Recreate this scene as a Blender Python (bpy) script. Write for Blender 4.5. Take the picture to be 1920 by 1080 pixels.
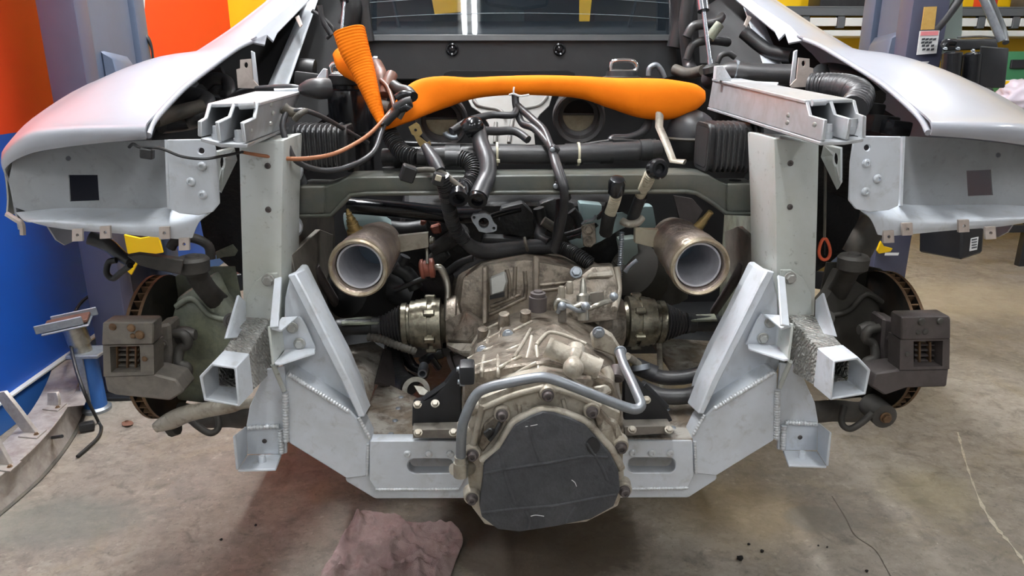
import bpy, bmesh, math, random
from mathutils import Vector, Matrix, noise
random.seed(7)
for _o in list(bpy.data.objects): bpy.data.objects.remove(_o)
scene = bpy.context.scene
COL = scene.collection
PI = math.pi

# ------------------------------------------------------------------ camera
F = 1371.0                        # focal length in pixels of the 1920x1080 frame
CAM = Vector((-0.09, 0.0, 1.30)); PITCH = math.radians(17); YAW = math.radians(2.5)
cd = bpy.data.cameras.new('camera'); cam = bpy.data.objects.new('camera', cd); COL.objects.link(cam)
cam.location = CAM; cam.rotation_euler = (PI/2 - PITCH, 0, -YAW)
cd.sensor_width = 36; cd.lens = F/1920*36; cd.clip_start = 0.05
scene.camera = cam

# ------------------------------------------------------------------ light
scene.view_settings.view_transform = 'Standard'; scene.view_settings.look = 'None'
scene.view_settings.gamma = 1; scene.view_settings.use_curve_mapping = False
scene.view_settings.exposure = 0.24
world = bpy.data.worlds.new('world'); scene.world = world; world.use_nodes = True
world.node_tree.nodes['Background'].inputs[0].default_value = (0.75, 0.82, 0.9, 1)
world.node_tree.nodes['Background'].inputs[1].default_value = 0.25
CEIL = 3.5; LAMP_COL = (.95, .975, 1.0, 1)
LAMPS = [(-0.15, 0.98, 125, 'above the gearbox end of the car'), (-0.70, 2.75, 360, 'above the roof of the car'), (-1.2, -1.9, 58, 'along the plain grey part of the left wall'),
         (1.7, -1.2, 68, 'above the open floor beyond the bumper'), (-0.9, 4.7, 45, 'close to the yellow back wall corner'), (2.3, 3.3, 110, 'above the lift power unit'), (0.4, -2.7, 80, 'close to the grey front wall'), (3.9, 1.6, 90, 'above the open floor by the right wall')]

# ------------------------------------------------------------------ pixel -> direction -> point
_fw = Vector((math.sin(YAW)*math.cos(PITCH), math.cos(YAW)*math.cos(PITCH), -math.sin(PITCH)))
_rt = Vector((math.cos(YAW), -math.sin(YAW), 0)); _up = _rt.cross(_fw)
def ray(a, b): return _fw + _rt*((a-960)/F) - _up*((b-540)/F)
def P(a, b, Y): d = ray(a, b); return CAM + d*(Y/d.y)
def PX(a, b, X): d = ray(a, b); return CAM + d*((X-CAM.x)/d.x)
def PZ(a, b, Z): d = ray(a, b); return CAM + d*((Z-CAM.z)/d.z)
def S(a, b, Y): return (Y/ray(a, b).y)/F           # metres per pixel at that point
def V3(p, Y=None):
    if isinstance(p, Vector): return p
    return P(p[0], p[1], p[2] if len(p) > 2 else Y)

# ------------------------------------------------------------------ object helpers
WL = {}
def empty(name, loc):
    o = bpy.data.objects.new(name, None); COL.objects.link(o); o.location = loc; WL[o.name] = Vector(loc)
    o.empty_display_size = 0.1
    return o
def tag(o, label, cat, group=None, kind=None):
    o['label'] = label; o['category'] = cat
    if group: o['group'] = group
    if kind: o['kind'] = kind
    return o
def par(o, parent):
    if parent is not None:
        o.parent = parent; o.matrix_parent_inverse = Matrix.Translation(-WL[parent.name])
def finish(name, bm, mat, parent=None, bevel=0, seg=1, smooth=True, ang=0.6):
    bmesh.ops.remove_doubles(bm, verts=bm.verts, dist=1e-5)
    bmesh.ops.recalc_face_normals(bm, faces=bm.faces)
    if bevel:
        ed = [e for e in bm.edges if len(e.link_faces) == 2 and e.calc_face_angle(0) > 0.5]
        bmesh.ops.bevel(bm, geom=ed, offset=bevel, segments=seg, profile=0.6, affect='EDGES', clamp_overlap=True)
    for f in bm.faces: f.smooth = smooth
    for e in bm.edges:
        if len(e.link_faces) == 2 and e.calc_face_angle(0) > ang: e.smooth = False
    c = Vector((0, 0, 0))
    if bm.verts:
        lo = Vector([min(v.co[i] for v in bm.verts) for i in range(3)]); hi = Vector([max(v.co[i] for v in bm.verts) for i in range(3)])
        c = (lo+hi)/2
    for v in bm.verts: v.co -= c
    me = bpy.data.meshes.new(name); bm.to_mesh(me); bm.free()
    o = bpy.data.objects.new(name, me); COL.objects.link(o); o.location = c; WL[o.name] = c
    for m in (mat if isinstance(mat, (list, tuple)) else [mat]): me.materials.append(m)
    par(o, parent)
    return o
def faces_loft(bm, secs, cap0=True, cap1=True, closed=True):
    rings = [[bm.verts.new(v) for v in s] for s in secs]
    n = len(rings[0])
    for a, b in zip(rings, rings[1:]):
        for i in range(n if closed else n-1):
            j = (i+1) % n
            try: bm.faces.new((a[i], a[j], b[j], b[i]))
            except ValueError: pass
    if cap0: bm.faces.new(rings[0])
    if cap1: bm.faces.new(list(reversed(rings[-1])))
    return rings
def loft(name, secs, mat, parent=None, bevel=0.002, cap=True, **k):
    bm = bmesh.new(); faces_loft(bm, [[V3(p) for p in s] for s in secs], cap, cap)
    return finish(name, bm, mat, parent, bevel, **k)
def newell(pts):
    n = Vector((0, 0, 0))
    for a, b in zip(pts, pts[1:]+pts[:1]):
        n += Vector(((a.y-b.y)*(a.z+b.z), (a.z-b.z)*(a.x+b.x), (a.x-b.x)*(a.y+b.y)))
    return n.normalized()
def plate(name, pts, thick, mat, parent=None, Y=None, holes=(), bevel=0.0012, z=None, back=None, **k):
    """polygon seen by the camera (front face), given thickness away from the camera"""
    cv = (lambda p: PZ(p[0], p[1], z)) if z is not None else (lambda p: V3(p, Y))
    q = [cv(p) for p in pts]; n = newell(q)
    c = sum(q, Vector())/len(q)
    if n.dot(CAM-c) < 0: n = -n
    d = back if back is not None else -n*thick
    bm = bmesh.new()
    loops = [q]+[[cv(p) for p in h] for h in holes]
    if not holes:
        f0 = bm.faces.new([bm.verts.new(v) for v in q]); fs = [f0]
    else:
        ed = []
        for lp in loops:
            vs = [bm.verts.new(v) for v in lp]
            for a, b in zip(vs, vs[1:]+vs[:1]): ed.append(bm.edges.new((a, b)))
        r = bmesh.ops.triangle_fill(bm, use_beauty=True, use_dissolve=False, edges=ed, normal=n)
        fs = [g for g in r['geom'] if isinstance(g, bmesh.types.BMFace)]
    r = bmesh.ops.extrude_face_region(bm, geom=fs, use_keep_orig=True)
    for g in r['geom']:
        if isinstance(g, bmesh.types.BMVert): g.co += d
    return finish(name, bm, mat, parent, bevel, **k)
def circ(a, b, r, n=12, ry=None, rot=0):
    ry = ry or r
    return [(a+r*math.cos(rot+2*PI*i/n), b+ry*math.sin(rot+2*PI*i/n)) for i in range(n)]
def rrect(x0, y0, x1, y1, r, n=4):
    o = []
    for cx, cy, a0 in ((x1-r, y0+r, -PI/2), (x1-r, y1-r, 0), (x0+r, y1-r, PI/2), (x0+r, y0+r, PI)):
        for i in range(n+1):
            a = a0+PI/2*i/n; o.append((cx+r*math.cos(a), cy+r*math.sin(a)))
    return o
def box(name, c, size, mat, parent=None, rot=(0, 0, 0), bevel=0.003, **k):
    bm = bmesh.new(); bmesh.ops.create_cube(bm, size=1)
    from mathutils import Euler
    M = Matrix.Translation(Vector(c)) @ Euler(rot).to_matrix().to_4x4() @ Matrix.Diagonal((size[0], size[1], size[2], 1))
    bm.transform(M)
    return finish(name, bm, mat, parent, bevel, **k)
def cr(pts, n):
    """Catmull-Rom through tuples of any length"""
    out = []; m = len(pts)
    for i in range(m-1):
        p0, p1, p2, p3 = pts[max(i-1, 0)], pts[i], pts[i+1], pts[min(i+2, m-1)]
        for j in range(n):
            t = j/n; t2 = t*t; t3 = t2*t
            out.append(tuple(0.5*((2*b)+(c-a)*t+(2*a-5*b+4*c-d)*t2+(3*b-a-3*c+d)*t3) for a, b, c, d in zip(p0, p1, p2, p3)))
    out.append(tuple(pts[-1])); return out
def tube(name, pts, r, mat, parent=None, Y=None, n=6, seg=10, ribs=0, amp=0.12, straight=False, flat=1.0, caps=True):
    """round hose along pts; r in metres or a list per point; ribs = number of corrugations"""
    q = [V3(p, Y) for p in pts]
    rr = r if isinstance(r, (list, tuple)) else [r]*len(q)
    ctl = [(v.x, v.y, v.z, a) for v, a in zip(q, rr)]
    if straight: s = ctl
    else: s = cr(ctl, n if not ribs else max(n, int(ribs*4/max(1, len(q)-1))))
    pv = [Vector(x[:3]) for x in s]; rv = [x[3] for x in s]
    L = [0]
    for a, b in zip(pv, pv[1:]): L.append(L[-1]+(b-a).length)
    bm = bmesh.new(); secs = []
    t0 = (pv[1]-pv[0]).normalized(); up = Vector((0, -1, 0)) if abs(t0.y) < 0.9 else Vector((0, 0, 1))
    side = t0.cross(up).normalized()
    for i, p in enumerate(pv):
        t = (pv[min(i+1, len(pv)-1)]-pv[max(i-1, 0)]).normalized()
        side = (side-t*side.dot(t)).normalized(); nn = t.cross(side)
        k = rv[i]*(1+(amp*(1 if math.sin(2*PI*ribs*L[i]/L[-1]) > 0 else -1) if ribs else 0))
        secs.append([p+side*(k*math.cos(2*PI*j/seg))+nn*(k*flat*math.sin(2*PI*j/seg)) for j in range(seg)])
    faces_loft(bm, secs, caps, caps)
    return finish(name, bm, mat, parent, 0, ang=0.9)
def lathe(name, p0, p1, prof, mat, parent=None, seg=28, caps=True, ang=0.5, a0=0):
    """revolve (t along p0->p1 as a fraction, radius m)"""
    p0 = V3(p0); p1 = V3(p1); ax = p1-p0; t = ax.normalized()
    up = Vector((0, 0, 1)) if abs(t.z) < 0.9 else Vector((0, 1, 0))
    u = t.cross(up).normalized(); w = t.cross(u)
    bm = bmesh.new()
    secs = [[p0+ax*a+u*(max(r, 1e-4)*math.cos(a0+2*PI*j/seg))+w*(max(r, 1e-4)*math.sin(a0+2*PI*j/seg)) for j in range(seg)] for a, r in prof]
    faces_loft(bm, secs, caps, caps)
    return finish(name, bm, mat, parent, 0, ang=ang)
def grid(name, rows, mat, parent=None, nu=4, nv=4, thick=0.003, ang=0.9, smooth=True):
    """smooth sheet through rows of points (all rows equally long)"""
    R = [[tuple(V3(p)) for p in r] for r in rows]
    R = [cr(r, nu) for r in R]
    C_ = [cr([r[i] for r in R], nv) for i in range(len(R[0]))]
    G = [[Vector(C_[i][j]) for i in range(len(C_))] for j in range(len(C_[0]))]
    bm = bmesh.new(); H, W = len(G), len(G[0])
    vs = [[bm.verts.new(v) for v in r] for r in G]
    for j in range(H-1):
        for i in range(W-1):
            try: bm.faces.new((vs[j][i], vs[j][i+1], vs[j+1][i+1], vs[j+1][i]))
            except ValueError: pass
    bmesh.ops.recalc_face_normals(bm, faces=bm.faces)
    if thick:
        bm.normal_update()
        fc = [f for f in bm.faces]
        tot = sum((f.normal.dot(CAM-f.calc_center_median()) for f in fc))
        sgn = -1 if tot > 0 else 1
        nrm = {v: v.normal.copy() for v in bm.verts}
        r = bmesh.ops.extrude_face_region(bm, geom=fc, use_keep_orig=True)
        old = list(nrm.keys()); import itertools
        new = [g for g in r['geom'] if isinstance(g, bmesh.types.BMVert)]
        for v in new:
            v.co += v.normal*0
        lut = {tuple(round(x, 6) for x in v.co): nrm[v] for v in old}
        for v in new:
            nn = lut.get(tuple(round(x, 6) for x in v.co))
            if nn is not None: v.co += nn*(thick*sgn)
    return finish(name, bm, mat, parent, 0, ang=ang, smooth=smooth)
def weld(name, a, b, mat, parent, r=0.005, Y=None, ripples=None):
    a = V3(a, Y); b = V3(b, Y); L = (b-a).length; n = ripples or max(4, int(L/0.006))
    return tube(name, [a+(b-a)*(i/6) for i in range(7)], r, mat, parent, ribs=n, amp=0.13, seg=8)

from mathutils.bvhtree import BVHTree
_bvh = {}
def onto(o, a, b, off=0.0):
    """point where the line of sight through (a, b) meets the surface of mesh object o"""
    if o.name not in _bvh:
        me = o.data; _bvh[o.name] = BVHTree.FromPolygons([v.co+WL[o.name] for v in me.vertices], [tuple(p.vertices) for p in me.polygons])
    d = ray(a, b).normalized(); h, n, i, t = _bvh[o.name].ray_cast(CAM, d)
    if h is None: return None
    if n.dot(d) > 0: n = -n
    return h+n*off, n
def rib_on(name, o, pts, r, mat, parent, n=5, seg=8, emb=.0):
    s = cr(pts, n); q = [onto(o, a, b, emb) for a, b in s]; q = [x[0] for x in q if x]
    if len(q) < 3: return None
    return tube(name, q[::2] if len(q) > 6 else q, r, mat, parent, seg=seg)
def bolt_on(o, a, b, r, mat, parent, kind='hex', nrm=None):
    h = onto(o, a, b)
    if h: bolt(h[0], r, mat, parent, kind, nrm=nrm or h[1])

# bolts share their meshes
_bolts = {}
def _bolt_mesh(kind):
    if kind in _bolts: return _bolts[kind]
    bm = bmesh.new()
    def ring(r, z, n, a=0): return [Vector((r*math.cos(a+2*PI*i/n), r*math.sin(a+2*PI*i/n), z)) for i in range(n)]
    if kind == 'hex':
        faces_loft(bm, [ring(1, 0, 18), ring(1, .18, 18), ring(.92, .25, 18)])
        faces_loft(bm, [ring(.74, .2, 6), ring(.74, .75, 6), ring(.62, .82, 6)])
    elif kind == 'torx':
        faces_loft(bm, [ring(1, 0, 16), ring(.95, .3, 16), ring(.7, .55, 16), ring(.42, .62, 16), ring(.38, .35, 16), ring(.1, .33, 16)])
    elif kind == 'flange':
        faces_loft(bm, [ring(1, 0, 18), ring(1, .2, 18), ring(.75, .3, 18), ring(.72, 1.0, 18), ring(.6, 1.1, 18), ring(.35, 1.1, 18), ring(.33, .8, 18)])
    else:
        faces_loft(bm, [ring(1, 0, 14), ring(.8, .35, 14), ring(.4, .5, 14)])
    bmesh.ops.recalc_face_normals(bm, faces=bm.faces)
    for f in bm.faces: f.smooth = True
    for e in bm.edges:
        if len(e.link_faces) == 2 and e.calc_face_angle(0) > .5: e.smooth = False
    me = bpy.data.meshes.new('bolt_'+kind); bm.to_mesh(me); bm.free(); _bolts[kind] = me
    return me
def bolt(at, r, mat, parent, kind='hex', nrm=(0, -1, 0), Y=None, name='bolt', out=0.0):
    p = V3(at, Y); n = Vector(nrm).normalized(); key = kind+mat.name
    if key not in _bolts:
        me = _bolt_mesh(kind).copy(); me.materials.append(mat); _bolts[key] = me
    o = bpy.data.objects.new(name, _bolts[key]); COL.objects.link(o)
    o.location = p+n*out; o.rotation_euler = n.to_track_quat('Z', 'Y').to_euler(); o.scale = (r, r, r)
    WL[o.name] = o.location.copy(); par(o, parent)
    return o

# ------------------------------------------------------------------ materials
def lin(c):
    if isinstance(c, str): c = tuple(int(c[i:i+2], 16) for i in (0, 2, 4))
    return tuple((x/255/12.92 if x/255 <= 0.04045 else ((x/255+0.055)/1.055)**2.4) for x in c)+(1,)
def mk(name, col, rough=.5, metal=0., dirt=None, bump=None, coat=0., wave=None, spots=None, spec=None):
    m = bpy.data.materials.new(name); m.use_nodes = True
    nt = m.node_tree; N = nt.nodes; B = N['Principled BSDF']; L = nt.links
    B.inputs['Roughness'].default_value = rough; B.inputs['Metallic'].default_value = metal
    if spec is not None: B.inputs['Specular IOR Level'].default_value = spec
    if coat: B.inputs['Coat Weight'].default_value = coat; B.inputs['Coat Roughness'].default_value = .12
    g = N.new('ShaderNodeNewGeometry')
    base = N.new('ShaderNodeRGB'); base.outputs[0].default_value = lin(col); cur = base.outputs[0]
    def noisef(scale, detail=6, lo=.4, hi=.65, dist=0):
        n = N.new('ShaderNodeTexNoise'); n.inputs['Scale'].default_value = scale; n.inputs['Detail'].default_value = detail
        n.inputs['Distortion'].default_value = dist; n.inputs['Roughness'].default_value = .65
        L.new(g.outputs['Position'], n.inputs['Vector'])
        r = N.new('ShaderNodeMapRange'); r.inputs['From Min'].default_value = lo; r.inputs['From Max'].default_value = hi
        L.new(n.outputs['Fac'], r.inputs['Value']); return r.outputs[0]
    for d in ([dirt] if dirt and not isinstance(dirt, list) else (dirt or [])):
        dc, amt, sc = d[:3]; lo, hi = (d[3:5] if len(d) > 4 else (.42, .66))
        f = noisef(sc, 8, lo, hi, .4); mu = N.new('ShaderNodeMath'); mu.operation = 'MULTIPLY'; mu.inputs[1].default_value = amt; mu.use_clamp = True
        L.new(f, mu.inputs[0]); mx = N.new('ShaderNodeMix'); mx.data_type = 'RGBA'
        mx.inputs['B'].default_value = lin(dc)
        L.new(mu.outputs[0], mx.inputs['Factor']); L.new(cur, mx.inputs['A']); cur = mx.outputs['Result']
    L.new(cur, B.inputs['Base Color'])
    if bump:
        n = N.new('ShaderNodeTexNoise'); n.inputs['Scale'].default_value = bump[0]; n.inputs['Detail'].default_value = 5
        L.new(g.outputs['Position'], n.inputs['Vector'])
        b = N.new('ShaderNodeBump'); b.inputs['Strength'].default_value = bump[1]; b.inputs['Distance'].default_value = bump[2] if len(bump) > 2 else .004
        L.new(n.outputs['Fac'], b.inputs['Height']); L.new(b.outputs[0], B.inputs['Normal'])
    if wave:
        n = N.new('ShaderNodeTexWave'); n.bands_direction = 'DIAGONAL'; n.inputs['Scale'].default_value = wave[0]; n.inputs['Distortion'].default_value = 7
        n.inputs['Detail'].default_value = 3; n.inputs['Detail Scale'].default_value = 1.6
        L.new(g.outputs['Position'], n.inputs['Vector'])
        b = N.new('ShaderNodeBump'); b.inputs['Strength'].default_value = wave[1]; b.inputs['Distance'].default_value = wave[2]
        L.new(n.outputs['Fac'], b.inputs['Height']); L.new(b.outputs[0], B.inputs['Normal'])
    return m
M = {}
def reg(k, *a, **kw): M[k] = mk(k, *a, **kw)
reg('body', 'a3a6ae', .42, 0, dirt=('9a9ca4', .5, 6), coat=.6)
reg('frame', 'd0d5dc', .42, .1, dirt=[('b4b7b6', .5, 9), ('8d8b80', .45, 30, .55, .75)], bump=(220, .06, .001))
reg('bead', 'd6d9dc', .35, .3, dirt=('a5a6a3', .4, 60))
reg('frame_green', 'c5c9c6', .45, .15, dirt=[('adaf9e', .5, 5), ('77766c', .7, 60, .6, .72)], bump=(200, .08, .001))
reg('alu', 'b4b4b0', .38, .55, dirt=[('8d8a80', .6, 14), ('5f5a50', .4, 50, .56, .75)], bump=(150, .1, .002))
reg('foil', 'd2d0cb', .32, .45, dirt=('a8a196', .6, 25), wave=(50, 1.0, .010))
reg('tray', 'b0aba2', .5, .3, dirt=[('7d6e5d', .9, 11, .4, .58), ('54463b', .8, 30, .5, .66)], bump=(90, .2, .003))
reg('cast', '9a9185', .38, .6, dirt=[('74685a', .8, 14), ('3f362b', .85, 30, .48, .66)], bump=(120, .5, .004))
reg('cast_light', 'b2ab9e', .45, .35, dirt=[('8d8372', .75, 14), ('574c40', .7, 40, .52, .70)], bump=(160, .25, .003))
reg('cast_grimy', '8a8073', .42, .5, dirt=[('5a4f42', .8, 14), ('2e2923', .7, 36, .5, .68)], bump=(120, .45, .004))
reg('zinc', '9aa0a6', .45, .7, dirt=('6f7378', .4, 60))
reg('steel', 'b3b0a6', .32, .85, dirt=('77705f', .6, 30), bump=(90, .15, .002))
reg('exhaust', 'c0b2a8', .36, .7, dirt=[('9c8674', .7, 18), ('ad9a70', .4, 24), ('776a70', .6, 11)], bump=(80, .6, .006))
reg('exhaust_in', 'cdcdd2', .4, .15, dirt=('a9a8b0', .6, 20))
reg('bore_reflection', '8c9fb2', .4, 0)  # light blue reflection in the bore put into the catalyst face colour
reg('cv', '8d8878', .3, .8, dirt=[('4a4336', .8, 26), ('2b2722', .6, 50, .5, .7)], bump=(80, .3, .003))
reg('black', '1a1b1d', .5, 0, dirt=('2c2b2a', .6, 20), bump=(150, .1, .002))
reg('rubber', '303032', .38, 0, dirt=('403e3c', .7, 25), bump=(200, .15, .002))
reg('dusty', '47443f', .7, 0, dirt=('62594c', .7, 14), bump=(120, .2, .003))
reg('hose', '2e2e31', .42, 0, dirt=('403f3e', .6, 30))
reg('gloss', '141518', .18, 0, dirt=('26262a', .5, 40))
reg('cross', '4a4d4a', .42, .1, dirt=[('625d51', .7, 8), ('404638', .5, 13)], bump=(160, .12, .002))
reg('panel', '2f3133', .55, 0, dirt=('3a3b3b', .5, 10), bump=(400, .1, .001))
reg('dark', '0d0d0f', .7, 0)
reg('engine', '222325', .55, .1, dirt=('363430', .7, 18), bump=(60, .4, .01))
reg('rust', '7a6047', .6, .5, dirt=('4b382a', .7, 30))
reg('disc', '3a3836', .4, .7, dirt=('554a3e', .6, 18))
reg('caliper', '77716a', .6, .3, dirt=[('5b564e', .7, 16), ('8b8579', .4, 40)], bump=(150, .2, .002))
reg('caliper_dark', '57504f', .6, .3, dirt=('443e3c', .7, 16))
reg('knuckle', '8c9084', .65, .2, dirt=[('8f946f', .6, 6), ('5b5c55', .7, 20)], bump=(100, .3, .003))
reg('knuckle_dark', '37342e', .7, .1, dirt=('292622', .7, 12))
reg('arm', '4b4844', .6, .2, dirt=('35322f', .7, 16))
reg('rail_end', 'b9bcc0', .38, .3, dirt=('93938f', .5, 20))
reg('tab', 'bfb3ab', .5, .2, dirt=('94857a', .6, 20))
reg('brass', 'a08b5c', .4, .6, dirt=('6f5a3a', .6, 30))
reg('rim_gold', 'ab9d86', .35, .75, dirt=[('8b7862', .7, 24), ('c0b8a6', .5, 60)], bump=(60, .3, .004))
reg('cream', 'b5ae99', .5, 0, dirt=('968c75', .5, 20))
reg('butterfly', 'a8a590', .4, .3, dirt=('7b7863', .6, 25))
reg('chrome', 'd8d8d8', .12, 1.)
reg('rod', '9aa0a8', .2, .9)
reg('orange', 'f8800c', .8, 0, dirt=('ea7206', .5, 12), bump=(350, .2, .001), spec=.2)
reg('brown_rubber', '6b4a3c', .5, 0, dirt=('4a342a', .6, 30))
reg('red_rubber', '8a4a38', .6, 0, dirt=('5c3428', .5, 40))
reg('copper', 'a06848', .5, .2)
reg('red', 'c0502e', .5, 0)
reg('tie', 'c9c2a8', .5, 0)
reg('foam', '3c3d40', .8, 0, dirt=[('4a4b4d', .7, 12), ('2b2c2e', .5, 40)], bump=(130, .5, .004))
reg('mount', '17181b', .45, 0, dirt=('24262a', .5, 14), bump=(300, .1, .001))
reg('blue_tint', '8fa3a3', .5, .2)
reg('post', '4b566a', .5, 0, dirt=('424c5e', .5, 5))
reg('post_front', '4a4c60', .5, 0)  # purple cast of the orange wall's bounce mixed into the grey paint
reg('lift_black', '1c1d20', .4, 0, dirt=('2a2b2e', .5, 8))
reg('white', 'd9d9d6', .5, 0, dirt=('bebdb8', .4, 8))
reg('room_grey', '9c9e9f', .7, 0, dirt=('8f9191', .4, 3))
reg('yellow', 'f4c60e', .5, 0, dirt=('e0b30a', .4, 3))
reg('green', '2f6a44', .5, 0)
reg('greengrey', '8b9892', .5, 0)
reg('card', 'c29a4e', .7, 0, dirt=('d3b06a', .5, 30))
reg('paper', 'e6e6e6', .7, 0)
reg('ink', '3b3d42', .8, 0)
reg('pinkprint', 'e2878c', .7, 0)
reg('redplastic', 'd33a28', .4, 0)
reg('blue_paint', '2f63a8', .4, .1)
reg('beam_alu', 'a8a19a', .5, .35, dirt=[('86796f', .7, 10), ('c4beb6', .5, 30)], bump=(100, .2, .003))
reg('wrap', 'cfc6d2', .35, 0)
reg('bench', '55585a', .5, .1)
reg('shelf_edge', 'cfcfca', .5, 0)
reg('rag', 'b8a19d', .95, 0, dirt=[('8d7370', .6, 18), ('b8a3a0', .5, 40), ('7d6252', .5, 7, .58, .7)], bump=(420, .9, .004), spec=.05)
reg('debris', '1c1a18', .9, 0)
reg('seat_yellow', 'd8b51c', .6, 0)
reg('interior', '6b5f55', .8, 0)
reg('mesh_liner', '141416', .8, 0, bump=(60, .5, .01))
reg('leaf', '6b4a3a', .8, 0)
# ================================================================== the room
def struct(o): o['kind'] = 'structure'; return o
def nodes_mat(name):
    m = bpy.data.materials.new(name); m.use_nodes = True
    nt = m.node_tree; g = nt.nodes.new('ShaderNodeNewGeometry')
    return m, nt, nt.nodes, nt.links, nt.nodes['Principled BSDF'], g.outputs['Position']
def floor_material():
    m, nt, N, L, B, pos = nodes_mat('concrete')
    def noi(scale, detail=8, dist=0., lo=.35, hi=.7, stretch=None):
        n = N.new('ShaderNodeTexNoise'); n.inputs['Scale'].default_value = scale; n.inputs['Detail'].default_value = detail
        n.inputs['Roughness'].default_value = .68; n.inputs['Distortion'].default_value = dist
        src = pos
        if stretch:
            mp = N.new('ShaderNodeMapping'); mp.inputs['Scale'].default_value = stretch; L.new(pos, mp.inputs['Vector']); src = mp.outputs[0]
        L.new(src, n.inputs['Vector'])
        r = N.new('ShaderNodeMapRange'); r.inputs['From Min'].default_value = lo; r.inputs['From Max'].default_value = hi
        L.new(n.outputs['Fac'], r.inputs['Value']); return r.outputs[0], n.outputs['Fac']
    def mix(a, b, f, k=1.0):
        mu = N.new('ShaderNodeMath'); mu.operation = 'MULTIPLY'; mu.inputs[1].default_value = k; mu.use_clamp = True; L.new(f, mu.inputs[0])
        x = N.new('ShaderNodeMix'); x.data_type = 'RGBA'; L.new(mu.outputs[0], x.inputs['Factor'])
        if isinstance(a, tuple): x.inputs['A'].default_value = a
        else: L.new(a, x.inputs['A'])
        x.inputs['B'].default_value = b; return x.outputs['Result']
    c = mix(lin('938b80'), lin('776f66'), noi(1.6, 8, .5)[0])
    c = mix(c, lin('a59c8e'), noi(7, 8, .3, .5, .75, (1, 2.2, 1))[0], .7)
    c = mix(c, lin('544d46'), noi(11, 10, .8, .52, .70)[0], .85)
    c = mix(c, lin('847659'), noi(2.6, 6, 1., .52, .72)[0], .5)
    c = mix(c, lin('6a625a'), noi(24, 10, .3, .46, .62)[0], .5)
    c = mix(c, lin('4c463f'), noi(60, 8, 0, .56, .70)[0], .65)
    c = mix(c, lin('b5ac9d'), noi(34, 9, .2, .58, .72)[0], .55)
    c = mix(c, lin('c9c1b2'), noi(90, 4, 0, .64, .74)[0], .6)
    def blot(px, py, rx, ry, colr, k, soft=.5):
        p = PZ(px, py, 0)
        mp = N.new('ShaderNodeMapping'); mp.vector_type = 'POINT'
        mp.inputs['Location'].default_value = (-p.x/rx, -p.y/ry, 0); mp.inputs['Scale'].default_value = (1/rx, 1/ry, 0)
        L.new(pos, mp.inputs['Vector'])
        ln = N.new('ShaderNodeVectorMath'); ln.operation = 'LENGTH'; L.new(mp.outputs[0], ln.inputs[0])
        ad = N.new('ShaderNodeMath'); ad.operation = 'ADD'; L.new(ln.outputs['Value'], ad.inputs[0])
        nn = N.new('ShaderNodeMath'); nn.operation = 'MULTIPLY_ADD'; nn.inputs[1].default_value = .9; nn.inputs[2].default_value = -.45
        L.new(noi(6, 6, .4)[1], nn.inputs[0]); L.new(nn.outputs[0], ad.inputs[1])
        r = N.new('ShaderNodeMapRange'); r.inputs['From Min'].default_value = 1+soft/2; r.inputs['From Max'].default_value = 1-soft/2
        L.new(ad.outputs[0], r.inputs['Value'])
        nonlocal c
        c = mix(c, lin(colr), r.outputs[0], k)
    blot(1010, 1000, .30, .22, '4a4035', .75, .18)      # oil soaked patch below the gearbox
    blot(900, 985, .22, .12, '37312b', .5, .5)
    blot(560, 870, .30, .26, '655245', .25, .7)          # rust coloured stain
    blot(1390, 960, .2, .18, '7a6642', .5, .8)
    blot(1540, 975, .10, .07, '6a665e', .6, .3)
    blot(1740, 920, .14, .14, '857a55', .35, .8)
    blot(110, 980, .22, .12, '6c6f68', .6, .6)
    blot(1820, 560, .8, .35, 'a89b82', .5, .8)
    L.new(c, B.inputs['Base Color'])
    r = N.new('ShaderNodeMapRange'); r.inputs['To Min'].default_value = .42; r.inputs['To Max'].default_value = .75
    L.new(noi(4, 6)[0], r.inputs['Value']); L.new(r.outputs[0], B.inputs['Roughness'])
    b = N.new('ShaderNodeBump'); b.inputs['Strength'].default_value = .35; b.inputs['Distance'].default_value = .006
    L.new(noi(38, 8)[1], b.inputs['Height']); L.new(b.outputs[0], B.inputs['Normal'])
    return m
def wall_left_material():
    m, nt, N, L, B, pos = nodes_mat('painted_wall')
    sep = N.new('ShaderNodeSeparateXYZ'); L.new(pos, sep.inputs[0])
    st = N.new('ShaderNodeMath'); st.operation = 'GREATER_THAN'; st.inputs[1].default_value = 1.05; L.new(sep.outputs['Z'], st.inputs[0])
    n = N.new('ShaderNodeTexNoise'); n.inputs['Scale'].default_value = 3; n.inputs['Detail'].default_value = 6; L.new(pos, n.inputs['Vector'])
    def two(a, b):
        x = N.new('ShaderNodeMix'); x.data_type = 'RGBA'; x.inputs['A'].default_value = lin(a); x.inputs['B'].default_value = lin(b); L.new(n.outputs['Fac'], x.inputs['Factor']); return x.outputs['Result']
    x = N.new('ShaderNodeMix'); x.data_type = 'RGBA'; L.new(st.outputs[0], x.inputs['Factor'])
    L.new(two('0a55b8', '0b4ba6'), x.inputs['A']); L.new(two('e2401e', 'da3a18'), x.inputs['B'])
    # unseen nearer part of the wall set to plain grey to cut orange bounce
    cut = N.new('ShaderNodeMath'); cut.operation = 'LESS_THAN'; cut.inputs[1].default_value = 2.1; L.new(sep.outputs['Y'], cut.inputs[0])
    y = N.new('ShaderNodeMix'); y.data_type = 'RGBA'; L.new(cut.outputs[0], y.inputs['Factor']); L.new(x.outputs['Result'], y.inputs['A']); y.inputs['B'].default_value = lin('a5a7a8')
    L.new(y.outputs['Result'], B.inputs['Base Color']); B.inputs['Roughness'].default_value = .55
    return m
WX = -1.87; BY = 5.66; RX = 6.2; FY = -3.6
fl = box('floor', ((WX+RX)/2, (BY+FY)/2, -.05), (RX-WX, BY-FY, .1), floor_material(), bevel=0); struct(fl)
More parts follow.
